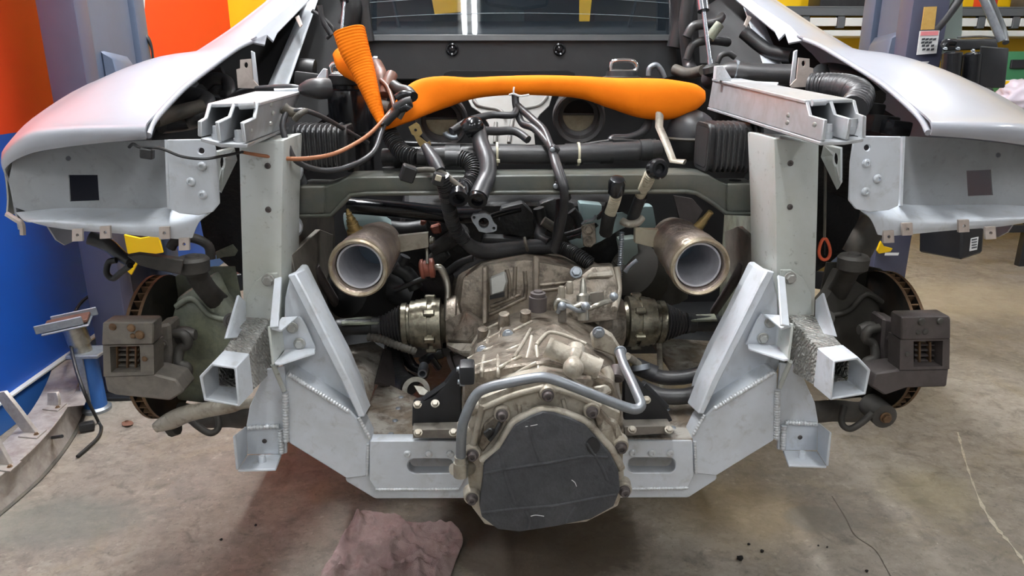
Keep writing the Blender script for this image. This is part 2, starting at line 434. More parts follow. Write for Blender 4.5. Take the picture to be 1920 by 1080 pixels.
struct(box('wall_left', (WX-.06, (BY+FY)/2, CEIL/2), (.12, BY-FY, CEIL), wall_left_material(), bevel=0))
struct(box('wall_back', ((WX+RX)/2, BY+.06, CEIL/2), (RX-WX, .12, CEIL), M['yellow'], bevel=0))
struct(box('wall_right', (RX+.06, (BY+FY)/2, CEIL/2), (.12, BY-FY, CEIL), M['room_grey'], bevel=0))
struct(box('wall_front', ((WX+RX)/2, FY-.06, CEIL/2), (RX-WX, .12, CEIL), M['room_grey'], bevel=0))
struct(box('ceiling', ((WX+RX)/2, (BY+FY)/2, CEIL+.06), (RX-WX, BY-FY, .12), M['room_grey'], bevel=0))
struct(box('baseboard_left', (WX+.008, (BY+FY)/2, .055), (.016, BY-FY, .11), M['blue_paint'], bevel=.002))
struct(box('trim_1', (WX+.012, (BY+FY)/2, .114), (.024, BY-FY, .008), M['white'], bevel=.001))
# worn chalk line and crack on the floor: thin flat markings lying on it
def ribbon(name, pts, w, mat, parent, z=.0012, rough=.4):
    q = [PZ(a, b, z) for a, b in pts]; s = [Vector(t) for t in cr([tuple(v) for v in q], 6)]
    bm = bmesh.new(); up = []; dn = []
    for i, p in enumerate(s):
        t = (s[min(i+1, len(s)-1)]-s[max(i-1, 0)]).normalized(); n_ = Vector((-t.y, t.x, 0))
        k = w*(1+rough*(random.random()-.5)*2)/2
        up.append(p+n_*k); dn.append(p-n_*k)
    faces_loft(bm, [[a, b, b-Vector((0, 0, .001)), a-Vector((0, 0, .001))] for a, b in zip(up, dn)])
    return finish(name, bm, mat, parent, 0)
reg('chalk', 'c4bba9', .8, 0, dirt=('978d7e', .8, 60))
reg('crack', '5a5249', .9, 0)
ribbon('painted_line', [(1796, 810), (1812, 870), (1838, 940), (1865, 985), (1895, 1020), (1925, 1060)], .009, M['chalk'], fl, rough=.9)
ribbon('floor_crack', [(1560, 930), (1585, 970), (1603, 1003), (1640, 1030), (1660, 1062), (1675, 1090)], .003, M['crack'], fl)

# ceiling lamps with two tubes each
for i, (lx, ly, pw, where) in enumerate(LAMPS):
    emi = bpy.data.materials.new('tube_glow'); emi.use_nodes = True
    _b = emi.node_tree.nodes['Principled BSDF']; _b.inputs['Base Color'].default_value = (.9, .9, .9, 1)
    _b.inputs['Emission Color'].default_value = LAMP_COL; _b.inputs['Emission Strength'].default_value = pw
    t = tag(empty('ceiling_lamp', (lx, ly, CEIL)), 'white twin tube ceiling lamp '+where, 'lamp', 'ceiling lamps over the workshop')
    box('housing', (lx, ly, CEIL-.03), (.16, 1.5, .06), M['white'], t)
    for s in (-1, 1):
        lathe('tube_light', Vector((lx+s*.034, ly-.72, CEIL-.085)), Vector((lx+s*.034, ly+.72, CEIL-.085)), [(0, .012), (.01, .016), (.99, .016), (1, .012)], emi, t, seg=12)

# ================================================================== two post lift
def lift_post(side, x0, x1, y0, y1, label, gz=0):
    """x0 = inner face, x1 = outer face"""
    t = tag(empty('lift_post', ((x0+x1)/2, (y0+y1)/2, 0)), label, 'lift post')
    s = 1 if x1 > x0 else -1; H = 3.3; xc = (x0+x1)/2; w = abs(x1-x0)
    box('base_plate', (xc, (y0+y1)/2+.08, .008), (w+.02, y1-y0+.25, .016), M['lift_black'], t)
    box('front_column', (xc, y0+.05, .016+H/2), (w, .1, H), M['post_front'], t, bevel=.012, seg=2)
    box('rear_column', (xc, y1-.05, .016+H/2), (w, .1, H), M['post'], t, bevel=.012, seg=2)
    box('back_web', (x1-s*.02, (y0+y1)/2, .016+H/2), (.04, y1-y0-.19, H), M['post'], t, bevel=.002)
    ym = (y0+y1)/2
    box('carriage', (x0+s*.05, ym, 1.30), (.06, y1-y0-.22, 1.6), M['post'], t, bevel=.006)
    # sloping guard of the carriage
    loft('carriage_guard', [[Vector((x0-s*.005, ym-.13, z)) for z in (0,)]], M['post'], t) if False else None
    a = [Vector((x0+s*.02, ym-.12, .7)), Vector((x0+s*.02, ym+.1, .7)), Vector((x0+s*.02, ym+.1, 1.365+gz)), Vector((x0+s*.02, ym-.12, 1.385+gz))]
    b = [Vector((x0-s*.09, ym-.10, .7)), Vector((x0-s*.09, ym+.08, .7)), Vector((x0-s*.015, ym+.07, 1.33+gz)), Vector((x0-s*.015, ym-.09, 1.355+gz))]
    loft('carriage_guard', [a, b], M['post'], t, bevel=.008)
    # arm reaching under the car
    p0 = Vector((x0-s*.02, ym, .39)); p1 = Vector((s*.78, ym+.5, .39))
    d = (p1-p0).normalized(); n = Vector((-d.y, d.x, 0))*.05; u = Vector((0, 0, .09))
    loft('swing_arm', [[p0+n, p0-n, p0-n-u, p0+n-u], [p1+n*.8, p1-n*.8, p1-n*.8-u*.7, p1+n*.8-u*.7]], M['lift_black'], t, bevel=.004)
    lathe('arm_pad', p1-Vector((0, 0, .01)), p1+Vector((0, 0, .08)), [(0, .03), (.5, .03), (.5, .06), (1, .06)], M['rubber'], t, seg=18)
    return t
pl = lift_post(-1, -1.50, -1.635, 2.80, 3.38, 'dark grey lift post in front of the orange and blue wall', -.03)
pr = lift_post(1, 1.60, 1.75, 2.97, 3.36, 'dark grey lift post with paper labels and black power unit', .05)
# left: hose and connector on the rear column, yellow guard
lathe('cable_rail', P(259, -30, 3.37), P(263, 135, 3.37), [(0, .012), (1, .012)], M['lift_black'], pl, seg=8)
tube('air_hose', [(268, -40, 3.40), (266, 20, 3.40), (262, 58, 3.39), (266, 75, 3.39), (268, 98, 3.39)], .011, M['white'], pl, seg=8)
tube('connector_lead', [(262, 70, 3.36), (274, 70, 3.36), (284, 88, 3.36), (287, 118, 3.36), (284, 132, 3.36)], [.014, .013, .006, .006, .01], M['black'], pl, seg=8)
plate('arm_guard', [(232, 440), (262, 447), (296, 441), (305, 474), (280, 478), (262, 486), (246, 516), (234, 505), (240, 480)], .012, M['yellow'], pl, Y=2.86)
plate('arm_guard', [(1652, 452), (1658, 462), (1674, 466), (1670, 472), (1648, 476), (1645, 470)], .012, M['yellow'], pr, Y=2.93)
plate('floor_label', [(1660, 474), (1686, 474), (1684, 479), (1659, 479)], .002, M['paper'], pr, Y=2.92, bevel=0)
# right: labels on the front column
plate('card_label', [(1733, 13), (1757, 12), (1752, 55), (1727, 56)], .003, M['card'], pr, Y=2.96, bevel=0)
lab = plate('paper_label', [(1725, 58), (1762, 57), (1756, 100), (1719, 103)], .003, M['paper'], pr, Y=2.958, bevel=0)
plate('print_band', [(1727, 59), (1760, 58), (1759, 66), (1726, 67)], .001, M['pinkprint'], lab, Y=2.956, bevel=0)
for i, (yy, xs) in enumerate([(72, (1729, 1736, 1743, 1750)), (78, (1728, 1735, 1742)), (84, (1729, 1737, 1746)), (91, (1730, 1738, 1746))]):
    for x in xs: plate('print_line', [(x, yy), (x+6, yy-1), (x+5, yy+3), (x-1, yy+4)], .001, M['ink'], lab, Y=2.956, bevel=0)
for yy in (116, 121, 126, 131): plate('vent_label', [(1720, yy), (1743, yy-1), (1740, yy+2), (1718, yy+3)], .002, M['paper'], pr, Y=2.958, bevel=0)
# hydraulic power unit
plate('mount_panel', [(1733, -25), (1806, -25), (1804, 60), (1798, 100), (1735, 105)], .02, M['greengrey'], pr, Y=3.05)
tube('pressure_pipe', [(1808, -25, 2.98), (1796, 2, 2.98), (1772, 35, 2.98), (1752, 58, 2.98)], .017, M['hose'], pr, seg=10)
loft('oil_tank', [[P(1722, 473, 2.95), P(1801, 488, 2.70), P(1843, 474, 2.72), P(1790, 462, 2.97)],
                  [P(1726, 160, 2.95), P(1812, 165, 2.70), P(1866, 165, 2.72), P(1800, 160, 2.97)]], M['lift_black'], pr, bevel=.008)
tl = plate('tank_label', [(1821, 447, 2.705), (1835, 444, 2.71), (1832, 468, 2.71), (1818, 471, 2.705)], .002, M['paper'], pr, bevel=0)
for yy in (449, 454, 459, 464): plate('print_line', [(1822, yy, 2.702), (1832, yy-2, 2.707), (1832, yy, 2.707), (1822, yy+2, 2.702)], .001, M['ink'], tl, bevel=0)
loft('valve_block', [[(1838, 86, 2.78), (1892, 90, 2.78), (1884, 165, 2.78), (1830, 165, 2.78)], [(1838, 88, 2.95), (1888, 92, 2.95), (1880, 160, 2.95), (1830, 160, 2.95)]], M['lift_black'], pr, bevel=.004)
lathe('motor_can', P(1786, 96, 2.80), P(1780, 165, 2.80), [(0, .02), (.05, .035), (1, .035)], M['gloss'], pr, seg=18)
lathe('motor_can', P(1824, 98, 2.80), P(1818, 168, 2.80), [(0, .02), (.05, .032), (1, .032)], M['gloss'], pr, seg=18)
loft('motor_bracket', [[(1764, 76, 2.86), (1868, 72, 2.86), (1872, 92, 2.86), (1768, 96, 2.86)], [(1766, 74, 2.97), (1862, 70, 2.97), (1866, 88, 2.97), (1770, 92, 2.97)]], M['lift_black'], pr, bevel=.004)
tube('bracket_edge', [(1795, 70, 2.86), (1835, 68, 2.86), (1866, 70, 2.86)], .003, M['chrome'], pr, seg=6)
for x in (1772, 1796, 1824): bolt((x, 92 if x < 1800 else 96), .008, M['zinc'], pr, Y=2.78, nrm=(0, -.5, 1))
tube('cap_knob', [(1768, 88, 2.83), (1776, 80, 2.83), (1790, 80, 2.83)], .014, M['gloss'], pr, seg=10)
tube('support_stay', [(1836, -20, 2.96), (1850, 10, 2.95), (1866, 48, 2.94), (1878, 76, 2.93)], .016, M['zinc'], pr, seg=10)
tube('support_stay', [(1850, -20, 3.02), (1862, 10, 3.02), (1880, 52, 3.0), (1886, 80, 2.95)], .012, M['bench'], pr, seg=10)

# ================================================================== back shelf and table on the right
def Q(a, b, Y): return P(a, b, Y)
SZ = P(1560, 57, 5.3).z
sh = tag(empty('wall_shelf', (3.2, 5.5, SZ)), 'grey work shelf with white front edge on the yellow wall', 'shelf')
box('shelf_board', (3.35, 5.46, SZ-.02), (3.5, .4, .04), M['shelf_edge'], sh)
box('front_rail', (3.35, 5.30, SZ+.12), (3.5, .06, .05), M['bench'], sh)
for i in range(14):
    box('slot_panel', (1.8+i*.25, 5.295, SZ+.055), (.19, .03, .055), M['shelf_edge'], sh)
    box('slot_divider', (1.925+i*.25, 5.30, SZ+.055), (.05, .04, .08), M['bench'], sh)
for x in (1.8, 3.3, 4.9): box('bracket', (x, 5.5, SZ-.12), (.04, .3, .16), M['bench'], sh)
sT = SZ+.145
box('shelf_top', (3.35, 5.46, SZ+.15), (3.5, .38, .012), M['bench'], sh)
def shelf_case(c, size, mat, label, cat, lidmat):
    t = tag(empty('tool_case', (c[0], c[1], sT+.011)), label, cat)
    z0 = sT+.0115
    box('case_body', (c[0], c[1], z0+size[2]/2), size, mat, t, bevel=.01, seg=2)
    box('case_lid', (c[0], c[1], z0+size[2]+.018), (size[0]+.01, size[1]+.01, .032), lidmat, t, bevel=.008, seg=2)
    tube('handle', [Vector((c[0]-.05, c[1]-size[1]/2-.001, z0+size[2]*.7)), Vector((c[0]-.04, c[1]-size[1]/2-.03, z0+size[2]*.72)), Vector((c[0]+.04, c[1]-size[1]/2-.03, z0+size[2]*.72)), Vector((c[0]+.05, c[1]-size[1]/2-.001, z0+size[2]*.7))], .007, M['black'], t, seg=8)
shelf_case((2.50, 5.45), (.42, .2, .14), M['black'], 'long black case lying on the wall shelf near the lift post', 'case', M['black'])
shelf_case((3.52, 5.42), (.09, .14, .10), M['redplastic'], 'small red plastic box on the wall shelf', 'box', M['redplastic'])
shelf_case((4.05, 5.44), (.5, .24, .13), M['dusty'], 'wide dark grey case on the wall shelf by the red box', 'case', M['black'])
# work table
lg = PZ(1912, 498, 0); TZ = P(1900, 212, lg.y+.25).z
wt = tag(empty('work_table', (lg.x+.5, lg.y+.3, 0)), 'black metal work table behind the lift on the concrete floor', 'table')
x0, x1, y0, y1 = lg.x-.28, lg.x+.95, lg.y, lg.y+.6
box('table_top', ((x0+x1)/2, (y0+y1)/2, TZ-.02), (x1-x0+.1, y1-y0+.1, .04), M['lift_black'], wt)
for xx in (lg.x, x1):
    for yy in (y0, y1): box('leg', (xx, yy, (TZ-.04)/2), (.05, .05, TZ-.04), M['lift_black'], wt)
za = P(1880, 428, y0).z
for yy in (y0, y1): box('stretcher', ((x0+x1)/2-.05, yy, za), (x1-x0+.25, .05, .05), M['lift_black'], wt)
gx = P(1906, 130, lg.y+.15).x
gm = tag(empty('green_machine', (gx+.1, lg.y+.2, TZ)), 'green machine housing with white and yellow sticker on the work table', 'machine')
gh = P(1900, 96, lg.y+.1).z-TZ
box('housing', (gx+.12, lg.y+.30, TZ+gh/2), (.42, .3, gh), M['green'], gm, bevel=.012, seg=2)
box('front_knob_panel', (gx+.03, lg.y+.147, TZ+gh*.80), (.16, .02, gh*.14), M['lift_black'], gm)
g2 = box('sticker', (gx+.02, lg.y+.148, TZ+gh*.42), (.16, .006, gh*.26), M['paper'], gm, bevel=0)
box('sticker_band', (gx+.02, lg.y+.1442, TZ+gh*.50), (.16, .004, gh*.07), M['yellow'], g2, bevel=0)
box('side_plate', (gx+.19, lg.y+.146, TZ+gh*.6), (.1, .02, gh*.6), M['yellow'], gm)
# crumpled plastic wrap
def blob(name, c, rx, ry, rz, mat, parent=None, k=.18, seedv=0, sub=3, fr=3.5):
    bm = bmesh.new(); bmesh.ops.create_icosphere(bm, subdivisions=sub, radius=1)
    for v in bm.verts:
        n_ = noise.noise(v.co*fr*.4+Vector((seedv, 0, 0)))+.5*noise.noise(v.co*fr+Vector((0, seedv, 0)))
        v.co *= 1+k*n_
        v.co = Vector((v.co.x*rx, v.co.y*ry, max(v.co.z, -.9)*rz))+Vector(c)
    return finish(name, bm, mat, parent, 0, ang=2.0)
wx = P(1906, 190, lg.y+.02)
wb = blob('plastic_wrap', (wx.x+.0, lg.y-.03, TZ+.105), .16, .10, .105, M['wrap'], None, .35, 3, 4, 6)
tag(wb, 'crumpled pale plastic wrap heaped on the work table', 'plastic wrap')
cb = box('cardboard_box', (wx.x-.33, lg.y+.1, TZ+.05), (.2, .16, .1), M['card'], None, rot=(0, 0, .3)); tag(cb, 'small brown cardboard box on the work table', 'box')

# ================================================================== left floor things
# bumper beam lying on the floor
outer = [(-14, 975), (30, 938), (75, 897), (118, 845), (148, 795), (166, 745), (172, 712)]
ctr = [tuple(PZ(a, b, 0)) for a, b in outer]
bs = [Vector(v) for v in cr(ctr, 6)]
bb = tag(empty('bumper_beam', bs[len(bs)//2]), 'curved dirty aluminium bumper beam lying on the concrete by the blue wall', 'bumper beam')
def beam_sweep(name, prof, mat):
    bm = bmesh.new(); secs = []
    for i, p in enumerate(bs):
        t = (bs[min(i+1, len(bs)-1)]-bs[max(i-1, 0)]).normalized(); n_ = Vector((-t.y, t.x, 0))
        if n_.x > 0: n_ = -n_
        secs.append([p+n_*a+Vector((0, 0, b)) for a, b in prof])
    faces_loft(bm, secs); return finish(name, bm, mat, bb, .0015, ang=.5)
beam_sweep('outer_web', [(0, .004), (.004, .004), (.022, .05), (.022, .078), (.012, .105), (.006, .105), (.014, .078), (.014, .05)], M['beam_alu'])
beam_sweep('bottom_flange', [(-.012, 0), (.12, 0), (.12, .005), (-.012, .005)], M['dusty'])
beam_sweep('top_flange', [(.008, .100), (.125, .100), (.125, .106), (.008, .106)], M['beam_alu'])
beam_sweep('inner_web', [(.118, .005), (.124, .005), (.124, .1), (.118, .1)], M['beam_alu'])
zt = .106
def tab_on_beam(px, py, h, w, lean, holes=True):
    p = PZ(px, py, zt)
    a = [p+Vector((-w/2, 0, 0)), p+Vector((w/2, -.01, 0)), p+Vector((w/2+lean, 0, h*.6)), p+Vector((w*.3+lean*1.6, .01, h)), p+Vector((-w/2+lean*1.5, .015, h*.95)), p+Vector((-w/2+lean, .01, h*.55))]
    loft('mounting_tab', [a, [v+Vector((.004, .012, 0)) for v in a]], M['beam_alu'], bb, bevel=.001)
    loft('tab_foot', [[p+Vector((-w*.5, -.03, 0)), p+Vector((w*.9, -.045, 0)), p+Vector((w*.9, .015, 0)), p+Vector((-w*.5, .02, 0))], [p+Vector((-w*.5, -.03, .005)), p+Vector((w*.9, -.045, .005)), p+Vector((w*.9, .015, .005)), p+Vector((-w*.5, .02, .005))]], M['beam_alu'], bb, bevel=.001)
    bolt(p+Vector((w*.6, -.02, .005)), .008, M['rust'], bb, nrm=(0, 0, 1))
tab_on_beam(58, 812, .15, .05, -.05)
tab_on_beam(8, 872, .14, .05, -.03)
tab_on_beam(100, 762, .05, .045, .0)
e0 = bs[-1]
loft('end_box', [[PZ(108, 742, .106), PZ(163, 742, .106), PZ(160, 760, .106), PZ(112, 765, .106)], [P(106, 688, 3.0), P(158, 676, 3.0), P(166, 700, 2.9), P(112, 705, 2.9)]], M['beam_alu'], bb, bevel=.003)
# screw stand
st0 = PZ(181, 768, 0)
sd = tag(empty('support_stand', st0), 'blue and silver support stand with padded cradle beside the wall', 'stand')
zz = lambda py: P(184, py, st0.y).z
lathe('stand_foot', st0+Vector((0, 0, 0)), st0+Vector((0, 0, .02)), [(0, .055), (.6, .055), (1, .045)], M['zinc'], sd, seg=20)
lathe('blue_column', st0+Vector((0, 0, .015)), Vector((st0.x, st0.y, zz(664))), [(0, .042), (1, .038)], M['blue_paint'], sd, seg=18)
box('silver_stripe', (st0.x-.004, st0.y-.048, (zz(664)+.02)/2+.02), (.03, .008, zz(664)-.05), M['zinc'], sd, bevel=.001)
box('collar', (st0.x+.01, st0.y, zz(660)), (.12, .11, .014), M['zinc'], sd)
lathe('screw_column', Vector((st0.x-.01, st0.y, zz(660))), Vector((st0.x-.03, st0.y, zz(610))), [(0, .034), (.3, .034), (.3, .04), (1, .04)], M['steel'], sd, seg=18)
cz = zz(600); cx = st0.x-.05
for s, nm in ((-1, 'cradle_side'), (1, 'cradle_side')):
    box(nm, (cx, st0.y+s*.055, cz), (.16, .006, .034), M['zinc'], sd, rot=(0, -.12, .35))
box('cradle_pad', (cx, st0.y, cz-.004), (.15, .10, .014), M['brown_rubber'], sd, rot=(0, -.12, .35))
box('cradle_plate', (cx, st0.y, cz-.02), (.16, .12, .008), M['zinc'], sd, rot=(0, -.12, .35))
cbl = tube('power_cable', [(176, 548, 3.0), (150, 570, 2.95), (132, 605, 2.86), (132, 640, 2.68), (142, 690, 2.56), (160, 740, 2.50), PZ(184, 790, .008), PZ(190, 803, .008), PZ(184, 820, .008), PZ(168, 836, .008), PZ(145, 856, .008)], .006, M['black'], None, seg=8)
tag(cbl, 'thin black cable looping down past the stand to the floor', 'cable')
cb2 = tube('floor_cable', [PZ(15, 835, .008), PZ(50, 828, .008), PZ(88, 822, .05), PZ(116, 818, .112)], .006, M['black'], None, seg=8)
tag(cb2, 'short black cable lying across the bumper beam', 'cable')
pk = box('plug_block', tuple(PZ(163, 799, .02)), (.05, .035, .03), M['black'], None, rot=(0, 0, .4), bevel=.008, seg=2); tag(pk, 'black plug block lying beside the bumper beam', 'plug')
lf = grid('dry_leaf', [[PZ(228, 792, .004), PZ(237, 788, .012), PZ(247, 789, .004)], [PZ(229, 796, .006), PZ(238, 793, .002), PZ(250, 793, .01)], [PZ(233, 799, .004), PZ(240, 798, .010), PZ(248, 797, .003)]], M['leaf'], None, 3, 3, .001); tag(lf, 'small dry brown leaf on the concrete below the brake disc', 'leaf')

# ================================================================== pink rag on the floor
def rag():
    top = [(652, 1002), (668, 972), (684, 964), (712, 972), (745, 973), (760, 982), (800, 984), (838, 986)]
    rt = [(838, 986), (862, 1000), (868, 1022), (858, 1050), (846, 1082), (836, 1115), (815, 1150)]
    bot = [(596, 1150), (630, 1155), (665, 1150), (700, 1155), (740, 1150), (780, 1152), (800, 1150), (815, 1150)]
    lf_ = [(652, 1002), (640, 1022), (622, 1048), (606, 1075), (598, 1100), (594, 1125), (596, 1150)]
    n = 90; T = cr(top, 12); Bm = cr(bot, 12); Lf = cr(lf_, 12); Rt = cr(rt, 12)
    def at(c, t): k = t*(len(c)-1); i = min(int(k), len(c)-2); f = k-i; return Vector((c[i][0]*(1-f)+c[i+1][0]*f, c[i][1]*(1-f)+c[i+1][1]*f))
    c00, c10, c01, c11 = Vector(top[0]), Vector(top[-1]), Vector(bot[0]), Vector(bot[-1])
    bm = bmesh.new(); vs = []
    for j in range(n+1):
        v = j/n; row = []
        for i in range(n+1):
            u = i/n
            q = at(T, u)*(1-v)+at(Bm, u)*v+at(Lf, v)*(1-u)+at(Rt, v)*u-(c00*(1-u)*(1-v)+c10*u*(1-v)+c01*(1-u)*v+c11*u*v)
            p = PZ(q.x, q.y, 0)
            e = min(1, 6*min(u, 1-u, v, 1-v)+.25)
            h = .006+e*(.075*max(0, .35-abs(noise.noise(Vector((p.x*7, p.y*11, 1)))))+.06*max(0, .3-abs(noise.noise(Vector((p.x*15+3, p.y*9, 5)))))+.045*max(0, .2-abs(noise.noise(Vector((p.x*26, p.y*26, 9))))) + .005*noise.noise(Vector((p.x*60, p.y*60, 2))))
            row.append(bm.verts.new((p.x, p.y, max(h, .004))))
        vs.append(row)
    for j in range(n):
        for i in range(n): bm.faces.new((vs[j][i], vs[j][i+1], vs[j+1][i+1], vs[j+1][i]))
    bmesh.ops.recalc_face_normals(bm, faces=bm.faces)
    r = bmesh.ops.extrude_face_region(bm, geom=list(bm.faces), use_keep_orig=True)
    for g in r['geom']:
        if isinstance(g, bmesh.types.BMVert): g.co.z -= .0035
    o = finish('cleaning_rag', bm, M['rag'], None, 0, ang=2.5)
    return tag(o, 'crumpled dusty pink cleaning rag on the floor below the gearbox', 'rag')
rag()
for (a, b, r) in ((1387, 1050, .009), (1404, 1022, .004), (1429, 1035, .005), (1625, 1072, .004), (480, 986, .004), (415, 1013, .004), (1534, 1024, .003), (1551, 1027, .003)):
    p = PZ(a, b, 0)
    tag(blob('dirt_crumb', (p.x, p.y, r*.75), r, r*.9, r*.8, M['debris'], None, .5, a, 2, 5), 'tiny black dirt crumb lying on the bare concrete floor', 'dirt crumb', 'black dirt crumbs on the floor')
# ================================================================== the car
car = tag(empty('sports_car', (0.02, 2.2, 0.45)), 'silver mid-engined sports car on the lift, rear bumper removed, gearbox and frame exposed', 'car')
class Side:
    def __init__(s, k): s.k = k
    def m(s, pts, sm, dy=-6):
        """left pixel list -> this side"""
        if s.k == 0: return list(pts)
        return [((sm(p[2]) if callable(sm) else sm)-p[0], p[1]+dy)+tuple(p[2:]) for p in pts]
    @property
    def sx(s): return -1 if s.k == 0 else 1
SIDES = (Side(0), Side(1))
def lerp3(a, b, t): return a+(b-a)*t

reg('navy', '20263a', .6, 0)
reg('housing', 'a3a6a8', .5, .1, dirt=[('8d8f8e', .6, 8), ('7a7a74', .5, 40, .56, .74)])  # dusty grey paint, toned darker for the shade inside the lamp recess
# ---------------------------------------------------------------- rear fenders
fsum = lambda Y: 2019-(Y-1.35)*66
for sd_ in SIDES:
    mm = lambda p: V3(sd_.m([p], fsum, -7 if p[2] < 1.6 else -3)[0])
    rows = []
    special = [
        [(275, 258, 1.35), (200, 264, 1.352), (120, 274, 1.37), (55, 287, 1.42), (14, 314, 1.5)],
        [(274, 250, 1.343), (200, 255, 1.346), (118, 262, 1.363), (50, 274, 1.41), (8, 304, 1.5)],
        [(275, 240, 1.347), (200, 241, 1.35), (118, 244, 1.367), (52, 254, 1.42), (7, 292, 1.51)],
        [(278, 233, 1.37), (205, 230, 1.39), (128, 231, 1.42), (66, 238, 1.47), (14, 278, 1.54)]]
    sil = [((300, 208, 1.47), (60, 230, 1.62)), ((345, 164, 1.60), (150, 174, 1.76)), ((393, 127, 1.75), (240, 147, 1.90)),
           ((443, 91, 1.90), (330, 123, 2.02)), ((490, 66, 2.04), (410, 75, 2.14)), ((530, 33, 2.18), (467, 33, 2.26)),
           ((573, -5, 2.34), (507, 0, 2.38)), ((625, -55, 2.5), (553, -45, 2.52))]
    for r in special: rows.append([mm(p) for p in r])
    for a, b in sil:
        A, B_ = mm(a), mm(b)
        rows.append([lerp3(A, B_, t)+Vector((0, 0, .045*math.sin(PI*t)*(.8 if a[2] < 1.9 else .35))) if 0 < t < 1 else (A if t == 0 else B_) for t in (0, .28, .55, .8, 1)])
    full = []
    for i, r in enumerate(rows):
        e = r[-1]; d = Vector((sd_.sx*.012, .035, -.05)); f = Vector((sd_.sx*.018, .06, -.17)); g = Vector((sd_.sx*.012, .06, -.28))
        if i < 4: d = Vector((sd_.sx*.006, .012+.006*i, -.04)); f = Vector((sd_.sx*.012, .02+.012*i, -.09)); g = Vector((sd_.sx*.012, .02+.02*i, -.13))
        full.append(r+[e+d, e+f, e+g])
    fe = grid('rear_fender', full, M['body'], car, 5, 4, .004)
    # rain gutter flange along the engine bay opening
    gut = sd_.m([(588, -8, 2.33), (520, 62, 2.06), (513, 78, 2.05), (501, 66, 2.05), (497, 84, 2.02), (468, 78, 1.99), (492, 52, 2.03), (540, 12, 2.2), (560, -8, 2.3)], fsum, -3)
    plate('gutter_flange', gut, .006, M['body'], fe, bevel=.001)
    edge = sd_.m([(278, 254, 1.36), (288, 228, 1.42), (315, 196, 1.50), (350, 161, 1.61), (393, 128, 1.75), (443, 92, 1.9), (470, 79, 1.97)], fsum, -5)
    tube('rolled_edge', edge, .006, M['body'], fe, n=5, seg=8)
    # ------------------------------------------------------------ tail lamp housing
    ts = lambda Y: 2004
    w = sd_.m([(128, 328), (183, 328), (186, 376), (131, 378)], 2000 if sd_.k == 0 else 1990, -5)
    if sd_.k: w = [(1812, 320), (1858, 318), (1862, 366), (1815, 368)]
    hp = plate('lamp_housing', sd_.m([(24, 300), (60, 288), (120, 276), (210, 266), (316, 262), (322, 300), (322, 392), (240, 392), (60, 400), (26, 388), (16, 340)], 2012), .004, M['housing'], car, Y=1.50,
               holes=[w, circ(*sd_.m([(128, 297)], 2000)[0], 5, 10)], bevel=0)
    sh_rows = [[(30, 398, 1.50), (120, 390, 1.50), (220, 390, 1.50), (318, 388, 1.5), (402, 380, 1.365)],
               [(40, 408, 1.46), (130, 402, 1.45), (220, 403, 1.45), (320, 398, 1.44), (400, 390, 1.365)],
               [(50, 414, 1.42), (132, 414, 1.405), (222, 418, 1.40), (322, 414, 1.39), (388, 402, 1.365)],
               [(70, 420, 1.42), (136, 424, 1.40), (222, 430, 1.395), (326, 430, 1.38), (372, 418, 1.37)],
               [(90, 425, 1.425), (140, 432, 1.405), (222, 438, 1.40), (330, 448, 1.385), (360, 446, 1.38)]]
    grid('lamp_shelf', [sd_.m(r, 2006) for r in sh_rows], M['frame'], hp, 4, 4, .003)
    tabp = sd_.m([(313, 262), (388, 261), (398, 266), (403, 276), (408, 310), (411, 382), (398, 398), (372, 404), (336, 400), (318, 392)], 2003)
    tb = plate('bolt_flange', tabp, .006, M['frame'], hp, Y=1.362, holes=[circ(*sd_.m([(377, 283)], 2003)[0], 6, 12)], bevel=.0015)
    plate('flange_return', sd_.m([(318, 262, 1.499), (313, 262, 1.364), (318, 392, 1.364), (322, 392, 1.499)], 2006), .004, M['frame'], hp, bevel=0)
    for b in ((379, 312), (358, 341), (380, 365)):
        bolt(sd_.m([b], 2003)[0], .0085, M['frame'], tb, 'torx', Y=1.361)
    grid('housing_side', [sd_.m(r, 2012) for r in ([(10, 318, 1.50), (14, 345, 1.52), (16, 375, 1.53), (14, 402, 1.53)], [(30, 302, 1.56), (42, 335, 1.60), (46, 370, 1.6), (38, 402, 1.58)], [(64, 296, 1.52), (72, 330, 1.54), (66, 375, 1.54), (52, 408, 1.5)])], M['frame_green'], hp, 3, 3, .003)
    for (a, b, s_, yq) in ((145, 441, 10, 1.385), (197, 436, 10, 1.375), (308, 437, 10, 1.372), (345, 458, 10, 1.375)):
        if sd_.k: a, b = {145: (1858, 437), 197: (1808, 424), 308: (1702, 430), 345: (1667, 444)}[a]
        cpl = plate('spring_clip', [(a-s_, b-11), (a+s_-1, b-12), (a+s_, b+11), (a-s_, b+12)], .006, M['tab'], hp, Y=yq, holes=[circ(a, b, 3.2, 8)], bevel=0)
    tube('edge_clip', sd_.m([(14, 402, 1.47), (30, 412, 1.46), (41, 420, 1.46), (43, 440, 1.46)], 2010), .006, M['tab'], hp, seg=6)

plate('shade_backing', [(105, 305), (205, 305), (205, 395), (105, 395)], .01, M['navy'], car, Y=1.66, bevel=0)  # navy sheet stands in for the shaded post and wall behind the hole
